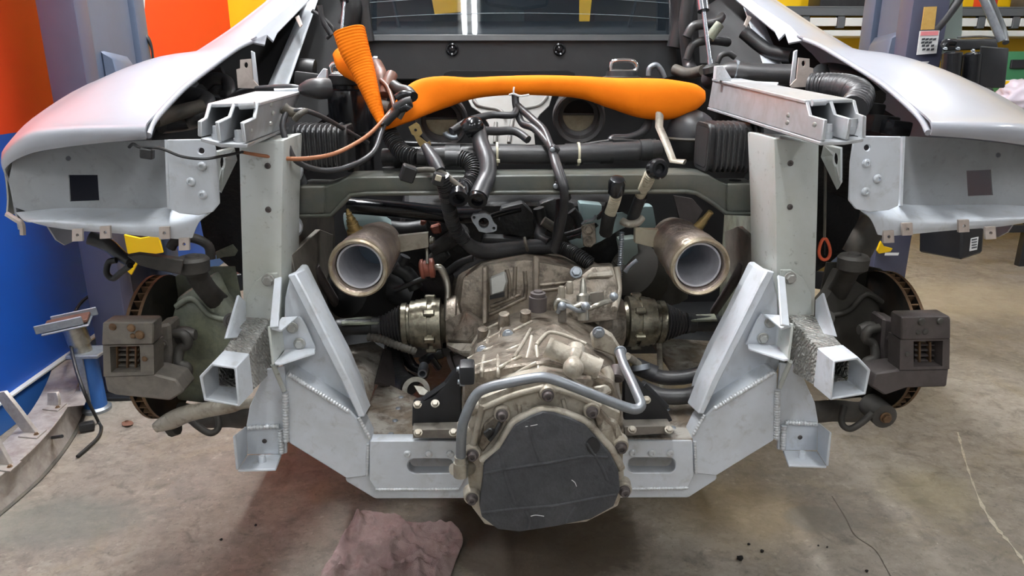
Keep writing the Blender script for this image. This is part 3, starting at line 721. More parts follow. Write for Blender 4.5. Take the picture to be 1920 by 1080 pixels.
# ---------------------------------------------------------------- upper rails (cut aluminium extrusions)
RL = dict(inner=[(485, 193, 1.27), (480, 221, 1.255), (457, 231, 1.2), (462, 268, 1.2), (540, 238, 1.75), (563, 172, 1.75)],
          mid=[(442, 196, 1.27), (434, 219, 1.255), (410, 230, 1.2), (415, 266, 1.2), (505, 236, 1.75), (524, 172, 1.75)],
          outer=[(397, 195, 1.27), (390, 221, 1.255), (378, 228, 1.2), (378, 257, 1.2), (468, 236, 1.75), (484, 172, 1.75)],
          top=[(395, 195, 1.27), (487, 192, 1.27), (564, 171, 1.75), (482, 171, 1.75)],
          bottom=[(376, 258, 1.2), (415, 268, 1.2), (464, 270, 1.2), (541, 238, 1.75), (466, 236, 1.75)],
          studs=[(407, 252, 1.24), (448, 260, 1.24)])
RR = dict(inner=[(1511, 190, 1.27), (1517, 216, 1.255), (1545, 224, 1.2), (1540, 265, 1.2), (1328, 200, 1.95), (1337, 147, 1.95)],
          mid=[(1555, 189, 1.27), (1563, 214, 1.255), (1591, 222, 1.2), (1585, 262, 1.2), (1352, 200, 1.95), (1362, 147, 1.95)],
          outer=[(1598, 187, 1.27), (1604, 212, 1.255), (1618, 217, 1.2), (1617, 258, 1.2), (1378, 200, 1.95), (1388, 148, 1.95)],
          top=[(1510, 188, 1.27), (1600, 186, 1.27), (1390, 147, 1.95), (1335, 147, 1.95)],
          bottom=[(1538, 266, 1.2), (1585, 265, 1.2), (1620, 259, 1.2), (1380, 201, 1.95), (1326, 201, 1.95)],
          studs=[(1552, 248, 1.24), (1600, 238, 1.24)])
for k, R in enumerate((RL, RR)):
    rt = plate('upper_rail', R['top'], .006, M['rail_end'], car)
    for nm in ('inner', 'mid', 'outer', 'bottom'):
        plate('rail_wall' if nm != 'bottom' else 'rail_floor', R[nm], .006, M['rail_end'], rt)
    for s in R['studs']:
        c = V3(s); lathe('stud', c-Vector((0, 0, .012)), c+Vector((0, 0, .014)), [(0, .009), (.5, .009), (.5, .007), (1, .006)], M['rail_end'], rt, seg=12)
    hs = ((508, 196, 1.38), (512, 212, 1.40), (508, 232, 1.36), (525, 208, 1.5), (470, 245, 1.23)) if k == 0 else ((1483, 196, 1.36), (1478, 216, 1.36), (1476, 230, 1.32), (1450, 216, 1.46), (1527, 234, 1.22), (1410, 206, 1.62))
    for h in hs: bolt(h, .0045, M['alu'], rt, 'rivet', nrm=(1 if k == 0 else -1, -.5, 0))
    tube('clamp_nut', [(449, 199, 1.262), (465, 198, 1.262), (478, 197, 1.262)] if k == 0 else [(1522, 193, 1.262), (1535, 192, 1.262), (1548, 191, 1.262)], .006, M['rail_end'], rt, seg=8)
    # hinge fin and strap on top of the rail
    fin = [(585, 157, 1.80), (606, 128, 1.80), (612, 130, 1.80), (612, 158, 1.80)] if k == 0 else [(1341, 150, 1.85), (1343, 124, 1.85), (1356, 123, 1.85), (1372, 148, 1.85)]
    plate('hinge_fin', fin, .02, M['frame'], rt)
    strap = [(512, 163, 1.78), (590, 158, 1.78), (592, 164, 1.74), (514, 169, 1.74)] if k == 0 else [(1370, 150, 1.83), (1460, 154, 1.78), (1455, 161, 1.74), (1374, 157, 1.8)]
    plate('top_strap', strap, .006, M['frame'], rt)
# left lead running on top of the rail, right ribbed coolant pipe
tube('bay_lead', [(385, 178, 1.95), (420, 190, 1.9), (455, 172, 1.85), (500, 166, 1.78), (545, 164, 1.76), (565, 168, 1.76)], .008, M['hose'], car, seg=8)
tube('lead_cap', [(566, 168, 1.74), (580, 166, 1.73), (600, 166, 1.73), (618, 166, 1.74)], [.012, .02, .024, .022], M['hose'], car, seg=12)
tube('coolant_pipe', [(1330, 150, 2.05), (1352, 142, 2.0), (1376, 134, 1.98), (1410, 137, 1.96), (1450, 139, 1.94), (1490, 140, 1.92)], .026, M['rubber'], car, seg=14)
tube('hose_clamp', [(1374, 133, 1.98), (1380, 134, 1.98)], .029, M['zinc'], car, seg=14)
tube('coolant_pipe', [(1520, 162, 1.75), (1552, 162, 1.72), (1590, 166, 1.66), (1612, 180, 1.6), (1600, 204, 1.55)], .03, M['hose'], car, seg=14, ribs=22, amp=.04)

# ---------------------------------------------------------------- frame uprights and crash stubs
for sd_ in SIDES:
    q = sd_.m([(447, 270), (533, 262), (529, 400), (528, 600), (522, 690), (462, 690), (456, 600), (450, 400)], 1984, -3)
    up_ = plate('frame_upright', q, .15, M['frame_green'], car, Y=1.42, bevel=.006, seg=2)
    for a, b, r in ((503, 393, 5), (502, 311, 6)): bolt(sd_.m([(a, b)], 1984, -5)[0], .006, M['caliper_dark'], up_, 'torx', Y=1.42)
    # inner web seen edge on, welded cup washers
    plate('inner_web', sd_.m([(530, 262, 1.44), (549, 262, 1.70), (548, 560, 1.70), (528, 600, 1.44)], 1984), .01, M['frame'], up_)
    for yy in (320, 424): 
        c = V3(sd_.m([(541, yy, 1.6)], 1982)[0]); lathe('weld_cup', c+Vector((-sd_.sx*-.0, 0, 0)), c+Vector((-sd_.sx*.02, -.02, 0)), [(0, .03), (.6, .026), (1, .015)], M['frame'], up_, seg=16)
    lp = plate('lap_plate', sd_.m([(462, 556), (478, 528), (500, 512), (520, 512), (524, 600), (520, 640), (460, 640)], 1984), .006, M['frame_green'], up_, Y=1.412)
    bolt(sd_.m([(503, 525)], 1984, -4)[0], .013, M['alu'], lp, 'hex', Y=1.41)
    # crash stub : painted collar + foil wrapped tube, hollow
    s2 = 2006
    F0 = [(373, 706, 1.20), (397, 681, 1.20), (443, 689, 1.20), (449, 763, 1.20), (382, 752, 1.20)]
    F1 = [(402, 680, 1.255), (420, 657, 1.255), (467, 663, 1.255), (475, 735, 1.255), (408, 728, 1.255)]
    F2 = [(450, 640, 1.42), (462, 592, 1.42), (509, 594, 1.42), (513, 694, 1.42), (455, 690, 1.42)]
    F0, F1, F2 = ([V3(p) for p in sd_.m(f, s2-(f[0][2]-1.2)*100, -12+(f[0][2]-1.2)*30)] for f in (F0, F1, F2))
    def inset(f, w):
        c = sum(f, Vector())/len(f); return [c+(v-c)*(1-w/(v-c).length) for v in f]
    bm = bmesh.new(); faces_loft(bm, [inset(F1, .006), inset(F0, .006), F0, F1], False, False)
    co = finish('crash_stub', bm, M['frame'], up_, .0015)
    bm = bmesh.new(); faces_loft(bm, [inset(F2, .012), inset(F1, .008), inset(F1, .002), inset(F2, -.0)], True, False)
    finish('foil_wrap', bm, M['foil'], up_, .001)
    # flanges beside the stub
    plate('side_fin', sd_.m([(448, 552, 1.405), (462, 566, 1.405), (462, 604, 1.40), (446, 632, 1.31), (424, 634, 1.30)], 1990, -4), .006, M['frame'], up_)
    plate('front_fin', sd_.m([(514, 522, 1.395), (527, 518, 1.395), (521, 612, 1.31), (505, 614, 1.31)], 1986, -3), .006, M['frame'], up_)
    plate('upper_gusset', sd_.m([(510, 615, 1.31), (529, 594, 1.36), (561, 592, 1.385), (528, 620, 1.32)], 1992, -4), .005, M['frame'], up_)
    gp = plate('gusset_plate', sd_.m([(526, 600), (562, 594), (571, 606), (592, 652), (575, 656), (532, 658)], 1990, -5), .006, M['frame'], up_, Y=1.388)
    plate('lower_gusset', sd_.m([(514, 680, 1.30), (535, 655, 1.38), (592, 652, 1.386), (590, 661, 1.36), (524, 682, 1.30)], 1994, -8), .005, M['frame'], up_)
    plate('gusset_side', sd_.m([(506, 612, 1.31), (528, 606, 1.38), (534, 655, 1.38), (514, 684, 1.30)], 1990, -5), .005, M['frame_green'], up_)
    for b in ((548, 614), (562, 644)): bolt(sd_.m([b], 1992, -10)[0], .012, M['alu'], gp, 'hex', Y=1.386)
    tube('drop_rod', sd_.m([(512, 684, 1.31), (524, 712, 1.33), (532, 732, 1.35)], 1994), .005, M['frame_green'], up_, seg=8)
    # ------------------------------------------------------------ slanted lower leg
    l1 = plate('lower_leg', sd_.m([(534, 560), (543, 520), (556, 520), (600, 610), (640, 685), (668, 750), (676, 784), (655, 776), (600, 742), (536, 706), (530, 690)], 1992), .10, M['frame'], car, Y=1.40, bevel=.003)
    plate('leg_flange', sd_.m([(538, 516, 1.395), (554, 512, 1.395), (572, 545, 1.385), (660, 722, 1.355), (684, 782, 1.35), (672, 784, 1.35), (642, 720, 1.355), (558, 556, 1.385)], 1992), .07, M['frame'], l1, bevel=.003)
    gs = plate('welded_panel', sd_.m([(535, 703), (548, 702), (612, 742), (658, 772), (682, 797), (695, 824), (692, 893), (650, 898), (541, 831), (536, 780)], 1993, -5), .05, M['frame'], l1, Y=1.355, bevel=.003)
    weld('weld_bead', sd_.m([(541, 702)], 1993, -5)[0], sd_.m([(655, 772)], 1993, -5)[0], M['bead'], gs, .005, Y=1.353)
    weld('weld_bead', sd_.m([(672, 782)], 1993, -5)[0], sd_.m([(694, 822)], 1993, -5)[0], M['bead'], gs, .004, Y=1.353)
    weld('weld_bead', sd_.m([(690, 832)], 1993, -5)[0], sd_.m([(688, 892)], 1993, -5)[0], M['bead'], gs, .003, Y=1.353)
    weld('weld_bead', sd_.m([(535, 735)], 1993, -5)[0], sd_.m([(537, 828)], 1993, -5)[0], M['bead'], gs, .006, Y=1.352)
    # ------------------------------------------------------------ hanging corner bracket
    s3 = 1996
    br = plate('corner_bracket', sd_.m([(462, 797), (468, 762), (500, 692), (534, 688), (537, 735), (538, 850), (526, 852), (464, 852)], s3, -7), .006, M['frame'], l1, Y=1.37)
    plate('bracket_side', sd_.m([(441, 818, 1.30), (463, 800, 1.37), (464, 853, 1.37), (447, 881, 1.30)], s3, -7), .005, M['frame'], br)
    plate('bracket_floor', sd_.m([(446, 881, 1.30), (464, 853, 1.37), (528, 851, 1.37), (517, 879, 1.30)], s3, -7), .005, M['frame'], br)
    weld('weld_bead', sd_.m([(464, 802)], s3, -7)[0], sd_.m([(524, 799)], s3, -7)[0], M['bead'], br, .005, Y=1.366)
    weld('weld_bead', sd_.m([(526, 804)], s3, -7)[0], sd_.m([(528, 850)], s3, -7)[0], M['bead'], br, .006, Y=1.366)
    for b in ((496, 827),): bolt(sd_.m([b], s3, -7)[0], .005, M['caliper_dark'], br, 'torx', Y=1.369)
    c = V3(sd_.m([(492, 866, 1.335)], s3, -8)[0]); lathe('stud', c, c+Vector((0, 0, .014)), [(0, .008), (.6, .008), (1, .006)], M['frame'], br, seg=12)

# ---------------------------------------------------------------- bottom cross beam
cb_ = plate('bottom_beam', [(648, 893), (690, 826), (1297, 824), (1344, 888), (1344, 900), (1291, 934), (703, 936), (648, 903)], 0.03, M['frame'], car, Y=1.365, bevel=.003,
            holes=[rrect(766, 861, 850, 887, 12), rrect(1178, 859, 1266, 886, 12)])
plate('beam_back', [(700, 845), (1300, 843), (1300, 905), (700, 907)], .006, M['frame'], cb_, Y=1.46, bevel=0)
bl_ = plate('cover_plate', [(693, 827), (884, 827), (884, 878), (862, 916), (704, 917), (692, 900)], .008, M['frame'], cb_, Y=1.352, holes=[rrect(764, 860, 852, 888, 13)], bevel=.0015)
br_ = plate('cover_plate', [(1160, 827), (1298, 826), (1301, 890), (1290, 915), (1170, 917), (1160, 880)], .008, M['frame'], cb_, Y=1.352, holes=[rrect(1176, 858, 1267, 887, 13)], bevel=.0015)
for a in (764, 804, 844): bolt((a, 851), .008, M['bead'], bl_, 'torx', Y=1.351)
for a in (1186, 1222, 1257): bolt((a, 849), .008, M['bead'], br_, 'torx', Y=1.351)
weld('weld_bead', (704, 918), (860, 917), M['bead'], bl_, .003, Y=1.352)
weld('weld_bead', (1172, 917), (1290, 915), M['bead'], br_, .003, Y=1.352)
# trays on top of the beam
zt_ = P(790, 826, 1.37).z
tr = plate('beam_tray', [(692, 824), (1298, 822), (1330, 770), (1270, 735), (1180, 738), (870, 740), (790, 748), (712, 712), (676, 790)], .012, M['tray'], car, z=zt_, bevel=.002)
plate('side_tray', [(618, 652, 1.78), (700, 640, 1.85), (722, 655, 1.80), (706, 716, 1.62), (682, 786, 1.44), (655, 745, 1.45)], .01, M['tray'], tr)
plate('tray_wall', [(722, 652, 1.80), (738, 660, 1.85), (742, 728, 1.66), (706, 716, 1.6)], .008, M['caliper_dark'], tr)
for a, b in ((752, 745), (747, 766), (741, 789), (733, 814), (1243, 742), (1252, 768), (1262, 802)): bolt(PZ(a, b, zt_), .0065, M['zinc'], tr, 'rivet', nrm=(0, 0, 1))
plate('side_tray', [(1222, 640, 1.88), (1250, 634, 1.92), (1348, 640, 1.9), (1352, 690, 1.7), (1262, 698, 1.68)], .01, M['tray'], tr)
tube('tray_rail', [(1236, 640, 1.80), (1238, 690, 1.68), (1240, 735, 1.58)], .007, M['cast_light'], tr, seg=8)
plate('floor_panel', [(1290, 770, 1.5), (1340, 700, 1.62), (1348, 720, 1.6), (1318, 790, 1.45)], .01, M['tray'], tr)
# ---------------------------------------------------------------- wheel side: liner, knuckle, disc, caliper, arms
AX = 1.72
for sd_ in SIDES:
    L_ = sd_.k == 0; sx = sd_.sx
    mk_ = M['knuckle'] if L_ else M['knuckle_dark']
    grid('wheel_liner', [sd_.m(r, 1984) for r in ([(385, 262, 1.62), (425, 262, 1.64), (455, 262, 1.68)], [(372, 380, 1.86), (422, 380, 1.9), (460, 380, 1.9)], [(385, 460, 1.95), (430, 500, 1.98), (462, 520, 1.98)])], M['mesh_liner'], car, 4, 5, .004)
    if not L_:
        plate('liner_panel', [(1548, 275), (1600, 268), (1625, 330), (1600, 470), (1548, 480)], .01, M['mesh_liner'], car, Y=1.88)
    # disc: two faces, hat, vanes between
    Xo = P(224, 640, 1.55).x if L_ else P(1746, 632, 1.55).x
    zc = (P(262, 497, AX).z+P(262, 793, AX).z)/2+(0 if L_ else -.0); Rr = .176
    if not L_: zc = (P(1700, 478, AX).z+P(1700, 782, AX).z)/2
    Xi = Xo-sx*.034
    dc = empty('brake_disc', (Xo, AX, zc)); 
    bpy.data.objects.remove(dc)
    c0 = Vector((Xo, AX, zc)); ax = Vector((-sx, 0, 0))
    dsk = lathe('brake_disc', c0+ax*.026, c0+ax*.034, [(0, .07), (0, Rr), (1, Rr), (1, .07)], M['disc'], car, seg=64)
    lathe('outer_face', c0, c0+ax*.008, [(0, .10), (0, Rr), (1, Rr), (1, .10)], M['disc'], dsk, seg=64)
    lathe('rim_band', c0+ax*.0005, c0+ax*.0075, [(0, Rr+.0004), (1, Rr+.0004)], M['rust'], dsk, seg=64, caps=False)
    lathe('rim_band', c0+ax*.0265, c0+ax*.0335, [(0, Rr+.0004), (1, Rr+.0004)], M['rust'], dsk, seg=64, caps=False)
    lathe('vent_core', c0+ax*.006, c0+ax*.028, [(0, .145), (1, .145)], M['dark'], dsk, seg=48, caps=False)
    lathe('hub_hat', c0+ax*-.02, c0+ax*.03, [(0, .03), (0, .075), (1, .075)], M['disc'], dsk, seg=36)
    vm = None
    for i in range(44):
        a = 2*PI*i/44
        if vm is None:
            bm = bmesh.new(); bmesh.ops.create_cube(bm, size=1); bm.transform(Matrix.Diagonal((.021, .030, .0035, 1)))
            vm = bpy.data.meshes.new('vane'); bm.to_mesh(vm); bm.free(); vm.materials.append(M['rust'])
        o = bpy.data.objects.new('vane', vm); COL.objects.link(o)
        o.location = c0+ax*.017+Vector((0, math.cos(a), math.sin(a)))*(Rr-.016); o.rotation_euler = (a, 0, 0); WL[o.name] = o.location.copy(); par(o, dsk)
    # knuckle and dust shield
    kp = [(318, 608), (330, 560), (362, 540), (398, 515), (420, 560), (446, 590), (445, 640), (428, 690), (402, 760), (330, 752), (322, 700)]
    kn = plate('wheel_knuckle', sd_.m(kp, 1992 if L_ else 1975, -8), .05, mk_, car, Y=1.70, bevel=.012, seg=2)
    kp2 = [(300, 540), (338, 512), (400, 500), (440, 500), (452, 560), (440, 600), (400, 640), (340, 660), (310, 620)]
    plate('dust_shield', sd_.m(kp2, 1990, -8), .006, M['knuckle'] if L_ else M['knuckle_dark'], kn, Y=1.80)
    tube('shield_edge', sd_.m([(446, 592, 1.70), (440, 640, 1.695), (418, 668, 1.693), (396, 690, 1.69), (388, 720, 1.69), (385, 752, 1.69)], 1984, -8), .006, M['arm'], kn, seg=8)
    tube('cast_web', sd_.m([(330, 575, 1.694), (360, 560, 1.692), (392, 590, 1.692), (425, 600, 1.695)], 1984, -8), .007, mk_, kn, seg=8)
    # upper control arm with ball joint
    arm = [(505, 604, 1.88), (450, 590, 1.80), (420, 575, 1.74), (392, 548, 1.68), (372, 520, 1.66), (362, 497, 1.64)]
    if not L_: arm = [(1482, 600, 1.88), (1540, 590, 1.80), (1560, 562, 1.74), (1580, 530, 1.68), (1596, 500, 1.64)]
    ua = tube('upper_arm', arm, [.03, .03, .028, .024, .024, .024][:len(arm)], M['arm'], car, seg=12, flat=.6)
    jb = (362, 492, 1.62) if L_ else (1600, 488, 1.62)
    c = V3(jb); lathe('ball_joint', c-Vector((0, 0, .03)), c+Vector((0, 0, .018)), [(0, .02), (.2, .034), (.75, .036), (.9, .03), (.9, .016), (1, .014)], M['arm'], ua, seg=20)
    # caliper
    if L_: bx = dict(top=[(192, 607), (194, 604), (285, 604), (288, 608), (287, 646), (190, 648)], mid=[(193, 648), (288, 646), (289, 703), (194, 706)], win=[(206, 650), (262, 649), (264, 698), (208, 699)], low=[(194, 704), (290, 702), (330, 712), (345, 735), (318, 752), (215, 741), (200, 735)])
    else: bx = dict(top=[(1690, 598), (1693, 594), (1780, 592), (1783, 598), (1783, 636), (1690, 638)], mid=[(1688, 637), (1781, 635), (1780, 692), (1687, 694)], win=[(1713, 640), (1768, 639), (1767, 687), (1713, 688)], low=[(1687, 693), (1780, 691), (1776, 726), (1700, 728), (1660, 742), (1632, 725), (1642, 700)])
    cm = M['caliper'] if L_ else M['caliper_dark']
    ca = plate('brake_caliper', bx['top'], .045, cm, car, Y=1.465, bevel=.004)
    plate('caliper_bridge', bx['mid'], .05, cm, ca, Y=1.47, holes=[bx['win']], bevel=0)
    plate('caliper_foot', bx['low'], .07, cm, ca, Y=1.472, bevel=.004)
    ox = 0 if L_ else 1507; oy = 0 if L_ else -9
    for yy in (654, 664, 674, 684, 693): plate('pad_bar', [(208+ox, yy+oy), (260+ox, yy+oy), (260+ox, yy+4+oy), (208+ox, yy+4+oy)], .02, M['caliper'] if L_ else M['caliper_dark'], ca, Y=1.50, bevel=.001)
    for xx in (216, 236, 252): plate('pad_pin', [(xx+ox, 650+oy), (xx+4+ox, 650+oy), (xx+4+ox, 698+oy), (xx+ox, 698+oy)], .015, M['rust'], ca, Y=1.495, bevel=.001)
    plate('pad_back', [(204+ox, 648+oy), (266+ox, 648+oy), (266+ox, 700+oy), (204+ox, 700+oy)], .02, M['dark'], ca, Y=1.522, bevel=0)
    for (a, b, r) in (((211, 613, .008), (246, 615, .009), (249, 630, .006), (262, 628, .010), (271, 673, .006)) if L_ else ((1728, 603, .009), (1763, 602, .008), (1722, 623, .006), (1735, 622, .007), (1702, 664, .006))):
        bolt((a, b), r, M['rust'] if L_ else M['arm'], ca, 'rivet', Y=1.464)
    # caliper carrier, bleeders and lines
    plate('caliper_mount', sd_.m([(290, 612), (318, 606), (322, 660), (318, 716), (292, 704)], 1975, -10), .06, cm, kn, Y=1.56, bevel=.006)
    for (a, b) in ((306, 645), (310, 690)): bolt(sd_.m([(a, b)], 1975, -10)[0], .011, cm, kn, 'hex', Y=1.558)
    tube('brake_line', sd_.m([(322, 625, 1.58), (345, 628, 1.57), (352, 645, 1.57), (338, 655, 1.57), (335, 680, 1.56), (352, 690, 1.56), (348, 715, 1.56)], 1975, -10), .011, M['arm'], kn, seg=8)
    blobp = V3(sd_.m([(342, 628, 1.6)], 1975, -10)[0]); lathe('line_union', blobp-Vector((.03, 0, 0)), blobp+Vector((.03, 0, 0)), [(0, .012), (.3, .02), (.7, .02), (1, .012)], M['arm'], kn, seg=12)
    lathe('hub_bolt', V3(sd_.m([(435, 602, 1.66)], 1984, -6)[0]), V3(sd_.m([(435, 602, 1.62)], 1984, -6)[0]), [(0, .02), (.6, .02), (.6, .014), (1, .012)], M['arm'], kn, seg=14)
    # lower arm, toe link
    tube('lower_arm', sd_.m([(600, 776, 1.60), (470, 782, 1.62), (430, 780, 1.64), (380, 782, 1.66), (340, 770, 1.70)], 1990, -10), [.03, .03, .03, .028, .024], M['arm'], car, seg=10, flat=.7)
    la = tube('sway_hook', sd_.m([(352, 782, 1.56), (372, 800, 1.56), (395, 812, 1.56), (410, 800, 1.57), (405, 770, 1.6)], 1988, -8), .008, M['arm'], car, seg=8)
    if L_:
        tube('toe_arm', [(525, 752, 1.44), (458, 757, 1.45), (430, 762, 1.46), (390, 768, 1.48), (350, 776, 1.50), (318, 790, 1.52), (292, 802, 1.53)], [.012, .012, .016, .018, .020, .020, .012], M['cast_light'], car, seg=12, flat=.7)
        tube('arm_boss', [(330, 796, 1.56), (318, 800, 1.56)], .025, M['arm'], car, seg=12)
    else:
        c = P(1648, 772, 1.58); lathe('lower_bush', c+Vector((0, -.03, 0)), c+Vector((0, .04, 0)), [(0, .008), (.02, .014), (.05, .03), (1, .03)], M['arm'], car, seg=20)
        bolt(c+Vector((0, -.03, 0)), .014, M['rust'], car)
    # bracket behind the disc
    if L_:
        ar = tube('brake_duct', [(168, 446, 1.66), (200, 458, 1.66), (225, 478, 1.64), (245, 492, 1.62)], [.016, .016, .014, .012], M['rubber'], car, seg=10)
        loft('sensor_bracket', [[(238, 480, 1.56), (262, 476, 1.56), (345, 488, 1.56), (340, 515, 1.56), (300, 508, 1.56), (262, 498, 1.56)], [(240, 476, 1.60), (262, 472, 1.60), (345, 482, 1.60), (340, 508, 1.60), (300, 502, 1.60), (262, 492, 1.60)]], M['arm'], ar)
        tube('sensor_lead', [(218, 488, 1.62), (204, 492, 1.62), (200, 512, 1.62), (212, 522, 1.62), (228, 510, 1.60), (244, 498, 1.58)], .007, M['black'], ar, seg=8)
        tube('spring_seat', [(320, 465, 1.72), (330, 452, 1.72), (360, 446, 1.72), (390, 460, 1.72), (395, 485, 1.72)], .012, M['arm'], ar, seg=8)
        plate('heat_shield', [(404, 472), (436, 458), (446, 470), (440, 480), (420, 482), (406, 486)], .004, M['knuckle'], ar, Y=1.84)
    else:
        tube('damper_tube', [(1640, 412, 1.72), (1622, 445, 1.72), (1604, 478, 1.72)], .034, M['dusty'], car, seg=16)
        tr_ = tube('pull_cord', [(1548, 300, 1.46), (1547, 380, 1.46), (1546, 445, 1.46)], .003, M['dusty'], car, seg=6)
        loopp = [(1546+13*math.sin(t)*(.55+.45*(1-math.cos(t))/2), 447+20*(1-math.cos(t))) for t in [2*PI*i/14 for i in range(15)]]
        tube('pull_loop', [(a, b, 1.46) for a, b in loopp], .0035, M['red'], tr_, seg=8)

# triangular side gussets between fender and upright
for sd_ in SIDES:
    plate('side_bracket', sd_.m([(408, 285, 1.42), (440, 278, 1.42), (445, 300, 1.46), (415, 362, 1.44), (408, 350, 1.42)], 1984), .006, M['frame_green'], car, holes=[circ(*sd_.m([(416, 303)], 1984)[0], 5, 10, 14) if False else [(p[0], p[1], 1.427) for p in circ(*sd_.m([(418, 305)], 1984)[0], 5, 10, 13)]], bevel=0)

# ---------------------------------------------------------------- engine bay shell
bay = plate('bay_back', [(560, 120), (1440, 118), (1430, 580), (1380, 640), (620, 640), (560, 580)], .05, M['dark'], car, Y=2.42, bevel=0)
for sd_ in SIDES:
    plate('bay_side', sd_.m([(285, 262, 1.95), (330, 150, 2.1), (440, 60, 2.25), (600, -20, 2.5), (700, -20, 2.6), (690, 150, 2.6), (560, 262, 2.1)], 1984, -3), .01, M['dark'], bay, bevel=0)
    plate('inner_wheelhouse', sd_.m([(548, 402, 1.60), (625, 390, 2.2), (640, 640, 2.2), (600, 640, 1.75), (545, 560, 1.55)], 1984), .01, M['knuckle'] if sd_.k else M['dusty'], bay, bevel=0)
    iw = plate('rail_gusset', sd_.m([(547, 478, 1.5), (600, 430, 1.75), (625, 440, 1.85), (622, 500, 1.85), (590, 575, 1.62), (560, 545, 1.5)], 1984), .012, M['caliper'], car)
    tube('brace_bar', sd_.m([(645, 590, 1.9), (612, 540, 1.72), (590, 500, 1.68)], 1984), .012, M['caliper_dark'], iw, seg=8)
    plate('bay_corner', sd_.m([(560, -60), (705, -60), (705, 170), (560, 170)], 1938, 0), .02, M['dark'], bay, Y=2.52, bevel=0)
    # rear roof pillar strut and gas spring
    ps = 1984
    st_ = loft('pillar_strut', [[V3(p) for p in sd_.m([(500, 163, 2.1), (512, 163, 2.06), (541, 162, 2.06), (530, 162, 2.16)], ps, -4)], [V3(p) for p in sd_.m([(575, -10, 2.4), (582, -10, 2.37), (600, -10, 2.37), (595, -10, 2.45)], ps, -4)]], M['frame'], car, bevel=.004)
    hb = sd_.m([(446, 165), (443, 130), (450, 128), (450, 112), (470, 110), (474, 150), (486, 162), (484, 166)], 1968, -2)
    plate('hinge_tab', hb, .006, M['tab'], car, Y=1.80, holes=[circ(*sd_.m([(461, 122)], 1968, -3)[0], 4, 8, 6)], bevel=0)
    plate('tab_back', sd_.m([(470, 95), (477, 98), (484, 160), (476, 162)], 1966, -2), .006, M['frame'], car, Y=1.84)
    ctab = sd_.m([(552, 32, 2.2), (560, 28, 2.2), (567, 46, 2.16), (562, 52, 2.16)], 1962, 0)
    plate('clip_tab', ctab, .003, M['tab'], car)
gs1 = lathe('gas_spring', P(634, 130, 2.0), P(650, -40, 2.1), [(0, .008), (.1, .008), (.1, .004), (.75, .004), (.75, .011), (1, .011)], M['rod'], car, seg=14)
lathe('spring_socket', P(632, 140, 2.0), P(634, 122, 2.0), [(0, .008), (.3, .016), (.8, .015), (1, .008)], M['black'], gs1, seg=12)
gs2 = lathe('gas_spring', P(1333, 130, 2.0), P(1311, -40, 2.1), [(0, .008), (.1, .008), (.1, .006), (.64, .006), (.64, .016), (1, .016)], M['rod'], car, seg=14)
lathe('spring_socket', P(1336, 142, 2.0), P(1332, 120, 2.0), [(0, .012), (.3, .024), (.8, .022), (1, .01)], M['black'], gs2, seg=12)

# floor pan, sills, doors and roof ahead of the engine bay
bodyc = .02
def ring(Y, prof): return [Vector((bodyc+x, Y, z)) for x, z in prof]
loft('floor_pan', [ring(2.02, [(-.82, .47), (.82, .47), (.82, .50), (-.82, .50)]), ring(5.2, [(-.82, .47), (.82, .47), (.82, .50), (-.82, .50)])], M['black'], car)
loft('body_shell', [ring(2.62, [(-.80, .50), (.80, .50), (.93, .80), (.90, 1.15), (-.90, 1.15), (-.93, .80)]),
     ring(3.4, [(-.84, .50), (.84, .50), (.96, .80), (.92, 1.15), (-.92, 1.15), (-.96, .80)]),
     ring(4.3, [(-.84, .50), (.84, .50), (.96, .78), (.90, 1.12), (-.90, 1.12), (-.96, .78)]),
     ring(5.25, [(-.70, .52), (.70, .52), (.80, .70), (.70, .90), (-.70, .90), (-.80, .70)])], M['body'], car, bevel=.01)
loft('roof_panel', [ring(2.66, [(-.58, 1.66), (0, 1.70), (.58, 1.66), (.58, 1.68), (0, 1.72), (-.58, 1.68)]), ring(3.7, [(-.55, 1.64), (0, 1.68), (.55, 1.64), (.55, 1.66), (0, 1.70), (-.55, 1.66)])], M['body'], car, bevel=.002)
for sx in (-1, 1): tube('windscreen_pillar', [Vector((bodyc+sx*.55, 3.7, 1.65)), Vector((bodyc+sx*.70, 4.0, 1.42)), Vector((bodyc+sx*.82, 4.3, 1.12))], .03, M['body'], car, seg=8)
# rear bulkhead, window
rp = plate('rear_panel', [(676, 74), (1268, 74), (1272, 142), (1240, 150), (690, 150), (672, 140)], .02, M['panel'], car, Y=2.34, bevel=.004)
for a in (848, 1049):
    c = P(a, 93, 2.34); lathe('plug', c+Vector((0, .001, 0)), c+Vector((0, -.008, 0)), [(0, .020), (.8, .019), (1, .015), (.6, .010), (.9, .005)], M['gloss'], rp, seg=20)
plate('panel_recess', [(832, 137), (846, 132), (1065, 132), (1078, 137), (1078, 152), (828, 152)], .008, M['dark'], rp, Y=2.335, bevel=.002)
TILT = math.tan(math.radians(21))
def W_(a, b): 
    p = P(a, 66, 2.345); h = (66-b)/F*2.35*1.02; return p+Vector((0, h*TILT, h))
wf = loft('window_frame', [[W_(684, 76)+Vector((0, -.012, 0)), W_(1262, 76)+Vector((0, -.012, 0)), W_(1262, 65)+Vector((0, -.012, 0)), W_(684, 65)+Vector((0, -.012, 0))], [W_(684, 76)+Vector((0, .02, 0)), W_(1262, 76)+Vector((0, .02, 0)), W_(1262, 65)+Vector((0, .02, 0)), W_(684, 65)+Vector((0, .02, 0))]], M['panel'], car)
gl = bpy.data.materials.new('tinted_glass'); gl.use_nodes = True
_n = gl.node_tree.nodes; _l = gl.node_tree.links; _b = _n['Principled BSDF']
_b.inputs['Base Color'].default_value = (.02, .03, .04, 1); _b.inputs['Roughness'].default_value = .02; _b.inputs['Specular IOR Level'].default_value = .6
